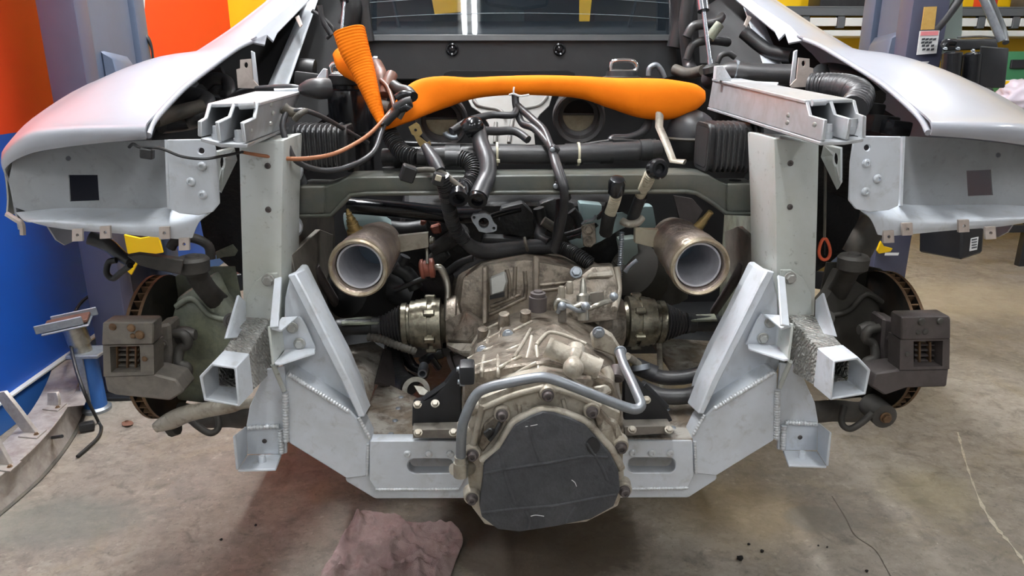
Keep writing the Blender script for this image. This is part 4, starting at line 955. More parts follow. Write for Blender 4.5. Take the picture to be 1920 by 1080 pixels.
_t = _n.new('ShaderNodeBsdfTransparent'); _t.inputs[0].default_value = (.75, .78, .8, 1); _m = _n.new('ShaderNodeMixShader'); _m.inputs[0].default_value = .3
_l.new(_t.outputs[0], _m.inputs[1]); _l.new(_b.outputs[0], _m.inputs[2]); _l.new(_m.outputs[0], _n['Material Output'].inputs['Surface'])
bm = bmesh.new(); q = [W_(688, 66), W_(1258, 66), W_(1250, -90), W_(694, -90)]
faces_loft(bm, [q, [v+Vector((0, .004, 0)) for v in q]]); pane = finish('rear_window', bm, gl, wf, 0)
reg('heater', '8f9a9c', .4, .3)
for b in (40, 14, -12, -40, -66): 
    tube('heater_line', [W_(690, b-2)+Vector((0, -.0015, 0)), W_(800, b-8)+Vector((0, -.0015, 0)), W_(975, b-11)+Vector((0, -.0015, 0)), W_(1150, b-8)+Vector((0, -.0015, 0)), W_(1255, b-2)+Vector((0, -.0015, 0))], .0007, M['heater'], pane, seg=5)
for a, b in ((680, 694), (1254, 1272)):
    loft('window_post', [[W_(a, 80), W_(b, 80), W_(b, 80)+Vector((0, .04, 0)), W_(a, 80)+Vector((0, .04, 0))], [W_(a+8, -95), W_(b+4, -95), W_(b+4, -95)+Vector((0, .04, 0)), W_(a+8, -95)+Vector((0, .04, 0))]], M['black'], wf)
# cabin seen through the glass
cabn = plate('seat_back', [(690, 70), (690, -110), (790, -110), (806, -10), (812, 22), (808, 70)], .12, M['interior'], car, Y=3.1, bevel=.02, seg=2)
plate('seat_back', [(1114, 70), (1112, 38), (1117, -10), (1130, -110), (1260, -110), (1262, 70)], .12, M['interior'], car, Y=3.1, bevel=.02, seg=2)
plate('cabin_board', [(866, 70), (866, -90), (982, -90), (984, 70)], .02, M['greengrey'], car, Y=3.3, bevel=0)
plate('cabin_board', [(984, 70), (982, -90), (1086, -90), (1086, 70)], .02, M['interior'], car, Y=3.28, bevel=0)
plate('parcel_shelf', [(690, 64, 2.37), (1258, 64, 2.37), (1240, 40, 3.0), (715, 40, 3.0)], .02, M['panel'], car, bevel=0)
plate('cabin_board', [(806, 30), (820, 26), (850, 24), (866, 22), (866, 70), (806, 70)], .02, M['interior'], car, Y=3.26, bevel=0)
plate('cabin_board', [(1086, 70), (1086, 40), (1114, 40), (1114, 70)], .02, M['interior'], car, Y=3.26, bevel=0)
plate('roof_console', [(905, -40), (1030, -40), (1028, 12), (980, 18), (950, 16), (910, 8)], .05, M['black'], cabn, Y=2.85, bevel=.01)
for a, b in ((728, 750), (1206, 1175)): tube('belt_strap', [(a, -40, 2.7), ((a+b)/2, 10, 2.68), (b, 62, 2.66)], .006, M['hose'], cabn, seg=6)

# dark clutter at both sides of the window
for (pts, r, k, mt) in (([(600, 10, 2.2), (606, 40, 2.2), (622, 66, 2.2)], .008, 0, 'hose'), ([(585, 20, 2.25), (605, 34, 2.25), (625, 55, 2.25), (612, 72, 2.25)], .006, 0, 'rubber'),
      ([(655, -5, 2.3), (660, 20, 2.3), (652, 50, 2.3)], .03, 0, 'black'), ([(680, 0, 2.32), (684, 40, 2.32), (690, 78, 2.32)], .02, 0, 'rubber'),
      ([(1275, -5, 2.3), (1278, 40, 2.3), (1268, 90, 2.3)], .03, 0, 'black'), ([(1290, 0, 2.25), (1285, 50, 2.25), (1292, 120, 2.25), (1300, 138, 2.2)], .02, 0, 'rubber'),
      ([(1288, 70, 2.2), (1300, 50, 2.2), (1325, 45, 2.2), (1345, 40, 2.25), (1352, 32, 2.3)], .014, 0, 'rubber'), ([(1288, 112, 2.2), (1300, 84, 2.2), (1330, 76, 2.2), (1365, 80, 2.25)], .012, 0, 'rubber'),
      ([(1330, 72, 2.15), (1340, 58, 2.15), (1350, 45, 2.15)], .014, 0, 'knuckle'), ([(1345, 118, 2.1), (1352, 104, 2.1), (1366, 100, 2.1), (1378, 108, 2.1)], .008, 0, 'rubber'),
      ([(1395, 60, 2.2), (1440, 95, 2.15), (1485, 105, 2.1)], .02, 0, 'black'), ([(1265, 130, 2.25), (1290, 138, 2.2), (1320, 132, 2.1)], .016, 0, 'dusty'),
      ([(330, 190, 1.95), (350, 182, 1.9), (385, 190, 1.9), (372, 215, 1.85), (345, 225, 1.85), (300, 230, 1.8)], .026, 0, 'rubber'), ([(385, 160, 2.0), (400, 148, 2.0), (425, 152, 2.0), (430, 175, 1.95), (420, 182, 1.95)], .016, 0, 'hose'),
      ([(372, 150, 2.1), (400, 140, 2.1), (418, 132, 2.1)], .012, 0, 'hose'), ([(290, 225, 1.75), (330, 212, 1.8), (380, 200, 1.85)], .018, 0, 'dusty'),
      ([(545, 140, 2.2), (565, 130, 2.2), (590, 132, 2.2)], .03, 0, 'black'), ([(1530, 160, 1.9), (1545, 140, 1.95), (1590, 150, 1.9), (1640, 190, 1.8)], .03, 0, 'black')):
    tube('bay_hose', pts, r, M[mt], car, seg=10)
for (a, b, Y, w, h, mt) in ((1650, 232, 1.62, 30, 16, 'black'), (1680, 240, 1.58, 22, 14, 'gloss'), (1630, 215, 1.66, 20, 22, 'black'), (405, 165, 2.02, 14, 12, 'hose'), (575, 148, 2.0, 22, 12, 'black')):
    c = P(a, b, Y); k = S(a, b, Y); box('plug_housing', c, (w*k*2, .04, h*k*2), M[mt], car, rot=(0, .12, .2), bevel=.006, seg=2)

# ---------------------------------------------------------------- cross member
cmr = plate('cross_member', [(547, 354), (566, 348), (612, 349), (634, 342), (652, 332), (700, 331), (1300, 325), (1330, 328), (1350, 340), (1366, 346), (1437, 346), (1437, 402), (1360, 400), (1305, 362), (1280, 358), (690, 362), (656, 366), (622, 403), (547, 405)], .10, M['cross'], car, Y=1.60, bevel=.007, seg=3)
tube('bottom_lip', [(547, 405, 1.596), (621, 404, 1.596), (640, 384, 1.596), (657, 366, 1.596), (690, 363, 1.596), (980, 361, 1.596), (1285, 359, 1.596), (1306, 362, 1.596), (1335, 380, 1.596), (1360, 399, 1.596), (1437, 402, 1.596)], .005, M['cross'], cmr, straight=True, seg=8)
for pts in ([(549, 300, 1.62), (556, 292, 1.62), (578, 342, 1.62), (572, 350, 1.61), (550, 350, 1.61)], [(1395, 334, 1.62), (1413, 300, 1.62), (1423, 298, 1.62), (1404, 338, 1.62)], [(1408, 342, 1.61), (1434, 296, 1.63), (1434, 346, 1.61)]):
    plate('bellows_bracket', pts, .004, M['panel'], cmr)
loft('end_cap', [[(1362, 344, 1.592), (1436, 343, 1.592), (1436, 400, 1.592), (1362, 398, 1.592)], [(1362, 341, 1.66), (1434, 340, 1.66), (1434, 392, 1.66), (1362, 392, 1.66)]], M['cross'], cmr, bevel=.008, seg=3)
loft('end_cap', [[(548, 350, 1.592), (610, 348, 1.592), (610, 402, 1.592), (548, 404, 1.592)], [(550, 345, 1.66), (610, 343, 1.66), (610, 392, 1.66), (550, 394, 1.66)]], M['cross'], cmr, bevel=.008, seg=3)
for a, b in ((596, 345), (728, 316), (1378, 340)): 
    c = P(a, b, 1.66); lathe('drain_hole', c, c+Vector((0, 0, .003)), [(0, .014), (1, .014)], M['dark'], cmr, seg=14)

# bellows ducts
def bellows(x0, x1, yt, yb, Y, nrib, mouth):
    A, B_ = P(x0, (yt+yb)/2, Y), P(x1, (yt+yb)/2, Y); h = (P(x0, yt, Y)-P(x0, yb, Y)).length; d = .11
    bm = bmesh.new(); secs = []; n = nrib*4
    for i in range(n+1):
        p = A+(B_-A)*(i/n); k = 1.0 if (i % 4) in (1, 2) else .88
        pts = rrect(-d/2*k, -h/2*k, d/2*k, h/2*k, .02*k, 3)
        secs.append([p+Vector((0, a+d/2, b)) for a, b in pts])
    faces_loft(bm, secs); o = finish('intake_bellows', bm, M['rubber'], car, 0, ang=.5)
    e = A if mouth == 0 else B_; s = -1 if mouth == 0 else 1
    secs = []
    for dx, k in ((.0, .9), (.012, .98), (.016, .95), (.016, .82), (-.01, .78)):
        pts = rrect(-d/2*k, -h/2*k, d/2*k, h/2*k, .02*k, 3); secs.append([e+Vector((s*dx, a+d/2, b)) for a, b in pts])
    bm = bmesh.new(); faces_loft(bm, secs); finish('mouth_rim', bm, M['black'], o, 0, ang=.5)
    pts = rrect(-d/2*.8, -h/2*.8, d/2*.8, h/2*.8, .015, 3); bm = bmesh.new()
    faces_loft(bm, [[e+Vector((s*.0165, a+d/2, b)) for a, b in pts], [e+Vector((s*.012, a+d/2, b)) for a, b in pts]]); finish('mouth_hollow', bm, M['dark'], o, 0)
    return o
bellows(548, 636, 236, 324, 1.60, 9, 1)
bellows(1342, 1432, 232, 326, 1.60, 9, 0)

# oil reservoir, expansion tank
rc = P(655, 168, 1.92); k = S(655, 168, 1.92)
rsv = lathe('oil_reservoir', Vector((rc.x, rc.y, P(655, 318, 1.92).z)), Vector((rc.x, rc.y, P(655, 160, 1.92).z)), [(0, 38*k), (.40, 40*k), (.41, 44*k), (.46, 44*k), (.47, 41*k), (.86, 41*k), (.94, 38*k), (.96, 32*k), (1, 32*k)], M['gloss'], car, seg=36)
cz_ = P(655, 160, 1.92).z
lathe('filler_cap', Vector((rc.x, rc.y, cz_)), Vector((rc.x, rc.y, cz_+.028)), [(0, 33*k), (.1, 36*k), (.85, 36*k), (1, 32*k)], M['black'], rsv, seg=30)
bx0 = Vector((rc.x-.005, rc.y-.01, cz_+.028))
tube('cap_handle', [bx0+Vector((-.034, 0, .0)), bx0+Vector((-.03, 0, .022)), bx0+Vector((.022, .0, .024)), bx0+Vector((.034, 0, .002)), bx0+Vector((-.034, 0, .0))], .006, M['chrome'], rsv, seg=8, n=4)
# right hand filler with chrome grip behind the sleeve
c2 = P(1166, 138, 2.2); k2 = S(1166, 138, 2.2)
f2 = lathe('filler_neck', c2-Vector((0, 0, .05)), c2+Vector((0, 0, .008)), [(0, 36*k2), (.7, 36*k2), (.75, 30*k2), (1, 28*k2)], M['black'], car, seg=28)
tube('cap_handle', [c2+Vector((-.035, -.01, .008)), c2+Vector((-.028, -.01, .034)), c2+Vector((.03, -.01, .034)), c2+Vector((.036, -.01, .008)), c2+Vector((-.035, -.01, .008))], .007, M['chrome'], f2, seg=8, n=4)
tube('lifting_eye', [(1216, 142, 2.2), (1218, 128, 2.2), (1230, 122, 2.2), (1240, 132, 2.2), (1246, 146, 2.2)], .008, M['zinc'], f2, seg=8)
ec = P(1295, 258, 1.80); ke = S(1295, 258, 1.80)
et = lathe('expansion_tank', ec-Vector((0, 0, 42*ke)), ec+Vector((0, 0, 2*ke)), [(0, 20*ke), (.1, 36*ke), (.5, 46*ke), (1, 47*ke)], M['black'], car, seg=36)
lathe('tank_dome', ec, ec+Vector((0, 0, 52*ke)), [(0, 47*ke), (.25, 46*ke), (.5, 42*ke), (.72, 34*ke), (.88, 22*ke), (.97, 10*ke), (1, 2*ke)], M['hose'], et, seg=36, ang=.9)
lathe('tank_seam', ec-Vector((0, 0, .004)), ec+Vector((0, 0, .004)), [(0, 48*ke), (.5, 51*ke), (1, 48*ke)], M['dusty'], et, seg=30)
tube('stay_rod', [(1237, 208, 1.78), (1236, 238, 1.77), (1250, 270, 1.73), (1262, 302, 1.70), (1284, 304, 1.68)], .010, M['cast_light'], car, seg=8, flat=.5, straight=True)

# intake plenum shield and throttle bodies
reg('shield', '757471', .6, .4, dirt=('6f6c66', .6, 20))
hs_ = plate('heat_shield', [(870, 160, 2.12), (876, 184, 2.08), (884, 200, 2.05), (905, 214, 2.02), (917, 234, 1.98), (914, 274, 1.92), (1004, 274, 1.92), (1000, 234, 1.98), (1013, 214, 2.02), (1030, 198, 2.05), (1036, 176, 2.08), (1034, 160, 2.12)], .004, M['shield'], car, bevel=.001)
for pts in ([(886, 182, 2.07), (898, 198, 2.045), (935, 206, 2.03), (945, 216, 2.0)], [(1026, 180, 2.07), (1010, 198, 2.045), (975, 206, 2.03), (962, 222, 2.0), (954, 268, 1.925)], [(930, 230, 1.98), (928, 268, 1.92)]):
    tube('pressed_bead', pts, .005, M['shield'], hs_, seg=8)
def throttle(a, b, ro, Y, tilt):
    c = P(a, b, Y); k = S(a, b, Y); n = Vector((tilt, -1, -.12)).normalized()
    t = lathe('throttle_body', c+(-n)*.12, c+n*.0, [(0, ro*k*.9), (.6, ro*k*.9), (.7, ro*k), (1, ro*k*.98), (1.02, ro*k*.92), (.98, ro*k*.80), (.75, ro*k*.74), (.72, ro*k*.60), (.3, ro*k*.60)], M['rubber'], car, seg=40, caps=False)
    r = ro*k*.62; u = n.cross(Vector((0, 0, 1))).normalized(); w = u.cross(n)
    if w.z < 0: w = -w
    cc = c-n*.045
    bm = bmesh.new(); pts = [cc+u*(r*math.cos(x))+w*(r*math.sin(x)) for x in [PI+PI*i/16 for i in range(17)]]
    faces_loft(bm, [pts, [p-n*.003 for p in pts]]); finish('butterfly_plate', bm, M['butterfly'], t, 0)
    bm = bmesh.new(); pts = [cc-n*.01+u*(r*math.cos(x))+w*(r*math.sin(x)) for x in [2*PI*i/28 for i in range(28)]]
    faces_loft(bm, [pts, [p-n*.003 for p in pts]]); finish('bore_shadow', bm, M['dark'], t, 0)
    tube('throttle_shaft', [cc+u*(-r)+w*.004+n*.003, cc+w*.004+n*.003, cc+u*r+w*.004+n*.003], .003, M['hose'], t, seg=6)
throttle(1086, 222, 50, 1.95, -.08)
throttle(829, 230, 50, 1.95, .08)

# plastic coolant rail and clamps
rail = tube('coolant_rail', [(720, 296, 1.74), (760, 294, 1.73), (830, 292, 1.72), (930, 290, 1.71), (1030, 290, 1.71), (1120, 287, 1.71), (1200, 283, 1.72), (1236, 278, 1.73)], [.022, .022, .023, .022, .022, .023, .023, .020], M['rubber'], car, seg=16)
for a, b, w in ((745, 296, 6), (850, 292, 14), (1075, 290, 16), (1136, 287, 12), (1210, 282, 10)): tube('rail_sleeve', [(a-w, b, 1.715), (a+w, b-1, 1.715)], .0255, M['black'], rail, seg=16)
for a in (932, 1084): 
    tube('zip_tie', [(a-2, 289, 1.71), (a+2, 289, 1.71)], .0275, M['tie'], rail, seg=16)
    c = P(a+2, 302, 1.68); box('tie_head', c, (.008, .006, .008), M['tie'], rail, bevel=.001)
for pts in ([(740, 268, 1.76), (850, 272, 1.76), (960, 274, 1.76), (1030, 276, 1.76)], [(1080, 275, 1.75), (1150, 264, 1.75), (1196, 266, 1.75), (1230, 264, 1.75)]): tube('bay_lead', pts, .005, M['black'], car, seg=6)
tube('vent_hose', [(1146, 266, 1.75), (1150, 260, 1.76), (1180, 258, 1.78), (1204, 248, 1.8), (1216, 228, 1.82), (1218, 206, 1.82)], [.009, .010, .010, .011, .011, .013], M['hose'], car, seg=10)
tube('hose_elbow', [(1205, 208, 1.82), (1214, 206, 1.81), (1224, 208, 1.82)], .014, M['gloss'], car, seg=10)

# ---------------------------------------------------------------- loose hoses and looms
H = lambda nm, pts, r, mt, **k: tube(nm, pts, r, M[mt], car, **k)
H('corrugated_hose', [(728, 246, 1.72), (740, 268, 1.70), (758, 288, 1.67), (782, 296, 1.65)], .017, 'rubber', ribs=18, amp=.2, seg=12)
H('hose_coupling', [(782, 296, 1.65), (800, 297, 1.65)], .017, 'black', seg=12)
H('hose_coupling', [(834, 296, 1.65), (862, 297, 1.65)], .018, 'black', seg=12)
H('corrugated_hose', [(862, 297, 1.65), (880, 304, 1.64), (889, 322, 1.62), (882, 342, 1.60), (868, 354, 1.57)], .017, 'rubber', ribs=20, amp=.18, seg=12)
o1 = H('rubber_hose', [(868, 350, 1.58), (862, 360, 1.55), (857, 368, 1.54)], [.018, .019, .019], 'gloss', seg=14)
o2 = H('rubber_hose', [(896, 240, 1.72), (902, 270, 1.68), (914, 305, 1.63), (912, 335, 1.60), (903, 355, 1.57), (897, 370, 1.55)], [.018, .019, .020, .020, .020, .021], 'hose', seg=14)
for c_, pp in ((o1, (860, 370, 1.535)), (o2, (895, 374, 1.545))):
    n = Vector((0, -1, -.55)).normalized(); c = V3(pp); lathe('hose_end', c-n*.01, c+n*.006, [(0, .019), (1, .021), (1, .013), (.2, .012), (.1, .001)], M['gloss'], c_, seg=20, caps=False)
H('loom_plug', [(872, 246, 1.70), (885, 238, 1.70), (897, 236, 1.71)], [.02, .024, .02], 'gloss', seg=10)
H('cable_lug', [(858, 256, 1.72), (850, 258, 1.72), (838, 254, 1.72), (834, 248, 1.72)], .006, 'zinc', seg=8)
H('loom', [(846, 246, 1.72), (880, 226, 1.76), (920, 216, 1.80), (960, 216, 1.80), (968, 206, 1.82)], .0085, 'hose', seg=8)
H('loom', [(890, 244, 1.72), (930, 246, 1.74), (965, 246, 1.75), (990, 262, 1.72)], .010, 'hose', seg=8)
H('loom', [(966, 178, 1.85), (968, 200, 1.84), (978, 230, 1.80), (1000, 240, 1.76), (1022, 262, 1.70), (1036, 284, 1.67)], .009, 'hose', seg=8)
H('loom', [(970, 198, 1.84), (1000, 225, 1.78), (1020, 245, 1.73), (1034, 278, 1.67), (1040, 290, 1.66), (1046, 310, 1.62), (1058, 345, 1.60), (1064, 372, 1.62)], .009, 'hose', seg=8)
H('loom', [(1036, 284, 1.66), (1042, 310, 1.61), (1052, 340, 1.58), (1058, 362, 1.58), (1056, 400, 1.62), (1048, 440, 1.66), (1040, 470, 1.68)], .010, 'hose', seg=8)
for a, b in ((1040, 280), (1046, 348)):
    c = P(a, b, 1.60 if b > 300 else 1.65); box('loom_clip', c, (.02, .016, .018), M['hose'], car, rot=(.3, .5, .2), bevel=.003); bolt(c+Vector((-.006, -.01, 0)), .006, M['zinc'], car, 'rivet')
# copper lead, black leads on the left
H('copper_lead', [(452, 285, 1.40), (500, 293, 1.42), (560, 298, 1.46), (620, 290, 1.52), (665, 270, 1.58), (700, 245, 1.64), (735, 205, 1.72), (745, 190, 1.76)], [.003, .0035, .0045, .0045, .0045, .0045, .004, .004], 'copper', seg=8)
H('black_lead', [(242, 276, 1.36), (250, 270, 1.35), (262, 276, 1.34), (300, 278, 1.33), (340, 293, 1.33), (380, 298, 1.33), (415, 293, 1.35), (455, 285, 1.40)], .0028, 'black', seg=6)
c = P(276, 288, 1.335); box('lead_plug', c, (.022, .014, .018), M['black'], car, rot=(0, .15, 0), bevel=.002)
H('black_lead', [(540, 205, 1.5), (530, 235, 1.48), (540, 275, 1.47), (560, 305, 1.48), (610, 320, 1.52), (660, 310, 1.56), (700, 285, 1.60), (716, 245, 1.66), (730, 215, 1.70), (760, 192, 1.76)], .006, 'hose', seg=8)
H('black_lead', [(540, 212, 1.5), (570, 207, 1.5), (610, 222, 1.55), (650, 245, 1.62), (690, 268, 1.68)], .005, 'hose', seg=8)
H('black_lead', [(552, 225, 1.48), (562, 214, 1.48), (572, 208, 1.5)], .006, 'dusty', seg=8)
H('lead_tape', [(532, 203, 1.5), (545, 210, 1.5), (566, 212, 1.5)], [.012, .010, .008], 'dusty', seg=8)
for i in range(4): H('wire_strand', [(716+i*3, 235-i*2, 1.66), (732+i*3, 212-i*3, 1.70), (756+i*3, 190-i*4, 1.76), (768+i*2, 178-i*3, 1.78)], .003, ('black', 'dusty', 'hose', 'red_rubber')[i], seg=6)
for (pts, r, mt) in (([(704, 120, 1.85), (712, 135, 1.83), (716, 150, 1.8), (712, 190, 1.78)], .016, 'brown_rubber'), ([(735, 140, 1.80), (728, 155, 1.78), (722, 178, 1.76)], .014, 'brown_rubber'), ([(714, 150, 1.78), (728, 165, 1.74), (738, 195, 1.68), (742, 215, 1.66)], .005, 'brown_rubber'),
                     ([(738, 160, 1.74), (750, 168, 1.72), (765, 172, 1.70), (774, 182, 1.68)], .013, 'black'), ([(744, 185, 1.67), (756, 178, 1.67), (772, 178, 1.67)], .010, 'gloss'), ([(742, 205, 1.66), (758, 194, 1.66), (772, 190, 1.66)], .012, 'black'), ([(704, 118, 1.85), (702, 112, 1.85), (708, 112, 1.85)], .008, 'zinc'),
                     ([(700, 190, 1.78), (712, 200, 1.76), (735, 205, 1.74)], .018, 'dusty'), ([(722, 232, 1.655), (740, 214, 1.655), (752, 200, 1.655)], .008, 'black'), ([(750, 205, 1.655), (762, 200, 1.655), (768, 206, 1.655)], .009, 'gloss'), ([(748, 222, 1.66), (756, 208, 1.66), (762, 196, 1.66)], .006, 'dusty')):
    H('engine_connector', pts, r, mt, seg=10)
# corroded earth strap
es = plate('earth_strap', [(766, 238), (780, 230), (786, 234), (792, 250), (786, 256), (800, 268), (806, 264), (808, 272), (803, 280), (790, 278), (782, 266), (776, 254), (772, 252)], .008, M['brass'], car, Y=1.62, holes=[circ(779, 244, 3, 8)], bevel=0)
tube('strap_lead', [(797, 274, 1.62), (808, 292, 1.60), (818, 308, 1.58), (826, 322, 1.56)], [.010, .014, .015, .012], M['hose'], es, seg=10)
c = P(765, 325, 1.54); box('loose_plug', c, (.03, .024, .034), M['black'], car, rot=(.2, .35, .3), bevel=.003)
H('plug_lead', [(775, 320, 1.55), (800, 318, 1.56), (825, 322, 1.56), (850, 340, 1.55), (868, 355, 1.54)], .006, 'dusty', seg=8)
c = P(822, 336, 1.53); box('loose_plug', c, (.024, .02, .026), M['black'], car, rot=(.1, .3, .2), bevel=.003); c = P(822, 334, 1.515); box('plug_insert', c, (.012, .006, .012), M['cream'], car, rot=(.1, .3, .2), bevel=.001)
bigc = H('corrugated_hose', [(828, 330, 1.55), (834, 350, 1.56), (842, 390, 1.60), (852, 425, 1.64), (872, 452, 1.67)], .014, 'rubber', ribs=40, amp=.2, seg=12)
H('loom_trunk', [(872, 452, 1.67), (890, 466, 1.68), (915, 472, 1.70), (950, 468, 1.72), (990, 464, 1.74), (1040, 462, 1.75)], [.015, .018, .02, .02, .02, .018], 'rubber', seg=12)
H('loom_trunk', [(930, 468, 1.70), (905, 482, 1.70), (880, 500, 1.71), (855, 518, 1.72)], [.012, .014, .014, .01], 'rubber', seg=10)
H('loom_branch', [(890, 484, 1.70), (862, 494, 1.72), (840, 510, 1.74)], .01, 'black', seg=10)
H('corrugated_hose', [(1040, 462, 1.75), (1062, 468, 1.73), (1085, 480, 1.70), (1108, 496, 1.68)], .015, 'rubber', ribs=22, amp=.18, seg=12)
H('zip_tie', [(984, 446, 1.71), (986, 458, 1.69), (989, 470, 1.70)], .004, 'dusty', seg=6)
# water flange
wfl = plate('water_flange', [(883, 408), (887, 402), (910, 400), (920, 405), (926, 418), (932, 424), (931, 432), (925, 435), (912, 437), (898, 434), (892, 424), (886, 416)], .012, M['zinc'], car, Y=1.62, holes=[circ(907, 418, 10, 16), circ(889, 408, 3, 8), circ(926, 428, 3, 8)], bevel=0)
c = P(907, 418, 1.625); lathe('flange_bore', c+Vector((0, .05, 0)), c+Vector((0, .0, 0)), [(0, .018), (1, .018), (1, .0135), (.1, .0135)], M['caliper_dark'], wfl, seg=20, caps=False)

# ---------------------------------------------------------------- engine block seen under the cross member
eng = loft('engine_block', [[(760, 380, 1.92), (1150, 380, 1.92), (1170, 480, 1.95), (1130, 560, 1.95), (850, 560, 1.95), (740, 470, 1.95)], [(760, 340, 2.38), (1150, 340, 2.38), (1170, 500, 2.38), (1130, 600, 2.38), (850, 600, 2.38), (740, 500, 2.38)]], M['engine'], car, bevel=.01)
for (pts, Y, mt) in (([(940, 390), (980, 380), (1000, 400), (1002, 440), (985, 448), (955, 440), (935, 415)], 1.80, 'engine'), ([(1012, 382), (1040, 372), (1075, 380), (1086, 410), (1070, 436), (1030, 438), (1010, 420)], 1.82, 'engine'), ([(905, 445), (985, 448), (1000, 462), (960, 470), (900, 462)], 1.78, 'black'),
                     ([(800, 410), (835, 402), (850, 430), (820, 445)], 1.86, 'engine'), ([(1086, 380), (1130, 384), (1128, 404), (1092, 420)], 1.86, 'blue_tint'), ([(1064, 450), (1095, 440), (1108, 460), (1080, 470)], 1.82, 'blue_tint'), ([(1195, 388), (1225, 386), (1232, 428), (1200, 430)], 1.9, 'blue_tint'), ([(1160, 450), (1195, 446), (1200, 500), (1170, 505)], 1.86, 'greengrey')):
    plate('engine_cover', pts, .05, M[mt], eng, Y=Y, bevel=.008, seg=2)
for (pts, r, mt) in (([(650, 384, 1.75), (720, 390, 1.76), (790, 397, 1.78), (850, 404, 1.80), (900, 402, 1.82)], .021, 'gloss'), ([(868, 432, 1.76), (850, 445, 1.78), (815, 470, 1.8)], .02, 'engine'), ([(905, 412, 1.74), (940, 400, 1.76), (975, 392, 1.78)], .008, 'gloss'),
                     ([(1010, 390, 1.78), (1016, 420, 1.78), (1012, 445, 1.76), (1030, 455, 1.74)], .014, 'black'), ([(1018, 414, 1.74), (1034, 424, 1.74), (1044, 430, 1.74)], .012, 'dusty'), ([(1060, 440, 1.74), (1095, 428, 1.72), (1130, 400, 1.7), (1140, 380, 1.7)], .006, 'black'), ([(1065, 448, 1.73), (1100, 436, 1.71), (1120, 420, 1.7)], .005, 'gloss'),
                     ([(1052, 376, 1.72), (1050, 410, 1.7), (1044, 450, 1.7)], .013, 'black'), ([(1072, 395, 1.76), (1085, 415, 1.76), (1082, 445, 1.76)], .012, 'engine'), ([(720, 425, 1.9), (760, 430, 1.9), (800, 425, 1.9)], .02, 'black'),
                     ([(740, 500, 1.8), (765, 515, 1.8), (780, 540, 1.8)], .02, 'black'), ([(740, 545, 1.78), (775, 530, 1.78), (800, 520, 1.78)], .007, 'black'), ([(690, 560, 1.85), (730, 548, 1.85), (770, 560, 1.85)], .03, 'dark'), ([(760, 480, 1.8), (752, 500, 1.8), (758, 512, 1.8)], .014, 'hose'),
                     ([(835, 470, 1.8), (815, 488, 1.8), (800, 505, 1.8)], .02, 'engine'), ([(1175, 520, 1.9), (1200, 505, 1.9), (1240, 520, 1.9), (1250, 560, 1.9)], .06, 'knuckle_dark'), ([(1195, 488, 1.75), (1180, 500, 1.75), (1172, 510, 1.75)], .006, 'zinc')):
    tube('engine_hose', pts, r, M[mt], eng, seg=10)
for (pts, mt) in (([(805, 425), (825, 420), (828, 438), (812, 440)], 'red_rubber'), ([(788, 412), (800, 412), (798, 422), (788, 424)], 'red_rubber')): plate('red_boot', pts, .02, M[mt], eng, Y=1.80, bevel=.004)
c = P(660, 560, 1.75); lathe('exhaust_can', P(640, 540, 1.80), P(740, 560, 1.95), [(0, .03), (.1, .075), (.9, .075), (1, .03)], M['dark'], car, seg=24)
c = P(1250, 520, 1.85); lathe('exhaust_can', P(1240, 540, 1.95), P(1180, 500, 1.85), [(0, .03), (.1, .075), (.9, .075), (1, .03)], M['knuckle_dark'], car, seg=24)
plate('mesh_screen', [(1262, 366), (1298, 372), (1318, 395), (1300, 425), (1275, 415)], .004, M['caliper_dark'], car, Y=2.0)
tube('bay_pipe', [(650, 420, 1.9), (690, 414, 1.9), (715, 425, 1.9), (730, 440, 1.9)], .03, M['blue_tint'], car, seg=14)

# ---------------------------------------------------------------- exhaust outlets
def outlet(fc, bc, ro, side):
    a, b = V3(fc), V3(bc); k = S(*fc)
    r = ro*k
    t = lathe('exhaust_outlet', b, a, [(-.3, r*.75), (0, r*.9), (.35, r*.95), (.55, r*.93), (.62, r*.99), (.9, r), (1.0, r*.97), (1.03, r*.90), (1.0, r*.83), (.8, r*.79), (.78, r*.74), (.2, r*.72)], M['exhaust'], car, seg=48, caps=False)
    lathe('inner_pipe', b, a, [(-.1, r*.70), (.94, r*.715), (.94, r*.78)], M['exhaust_in'], t, seg=40, caps=False)
    lathe('catalyst_face', b+(a-b)*-.06, b+(a-b)*-.04, [(0, r*.71), (1, r*.71)], M['bore_reflection'], t, seg=32)
    lathe('rim_ring', b+(a-b)*.96, b+(a-b)*1.05, [(0, r*.99), (.3, r*1.02), (.8, r*1.0), (1, r*.94), (.8, r*.86)], M['rim_gold'], t, seg=48, caps=False)
    return t
xl = outlet((672, 502, 1.50), (706, 462, 1.68), 56, 0)
xr = outlet((1312, 500, 1.50), (1270, 455, 1.68), 56, 1)
lathe('oxygen_sensor', P(668, 440, 1.62), P(651, 392, 1.60), [(0, .020), (.2, .018), (.22, .013), (.45, .013), (.46, .011), (.6, .011), (.6, .008), (.72, .0085), (.74, .006), (.84, .007), (.86, .005), (1, .003)], M['brass'], xl, seg=16)
lathe('sensor_stub', P(1306, 430, 1.62), P(1333, 397, 1.60), [(0, .012), (.5, .010), (.6, .008), (1, .007)], M['brass'], xr, seg=14)
plate('hanger_strap', [(735, 444), (803, 437), (804, 464), (742, 475)], .02, M['steel'], xl, Y=1.68)
plate('hanger_strap', [(1191, 429), (1240, 431), (1232, 466), (1191, 456)], .02, M['cream'], xr, Y=1.68)
bolt((808, 450), .010, M['steel'], xl, Y=1.67, nrm=(1, -.3, 0))
hb_ = lathe('hanger_bush', P(787, 505, 1.70), P(815, 502, 1.70), [(0, .018), (.1, .024), (.28, .024), (.3, .020), (.65, .020), (.68, .024), (.95, .024), (1, .018)], M['red_rubber'], car, seg=22)
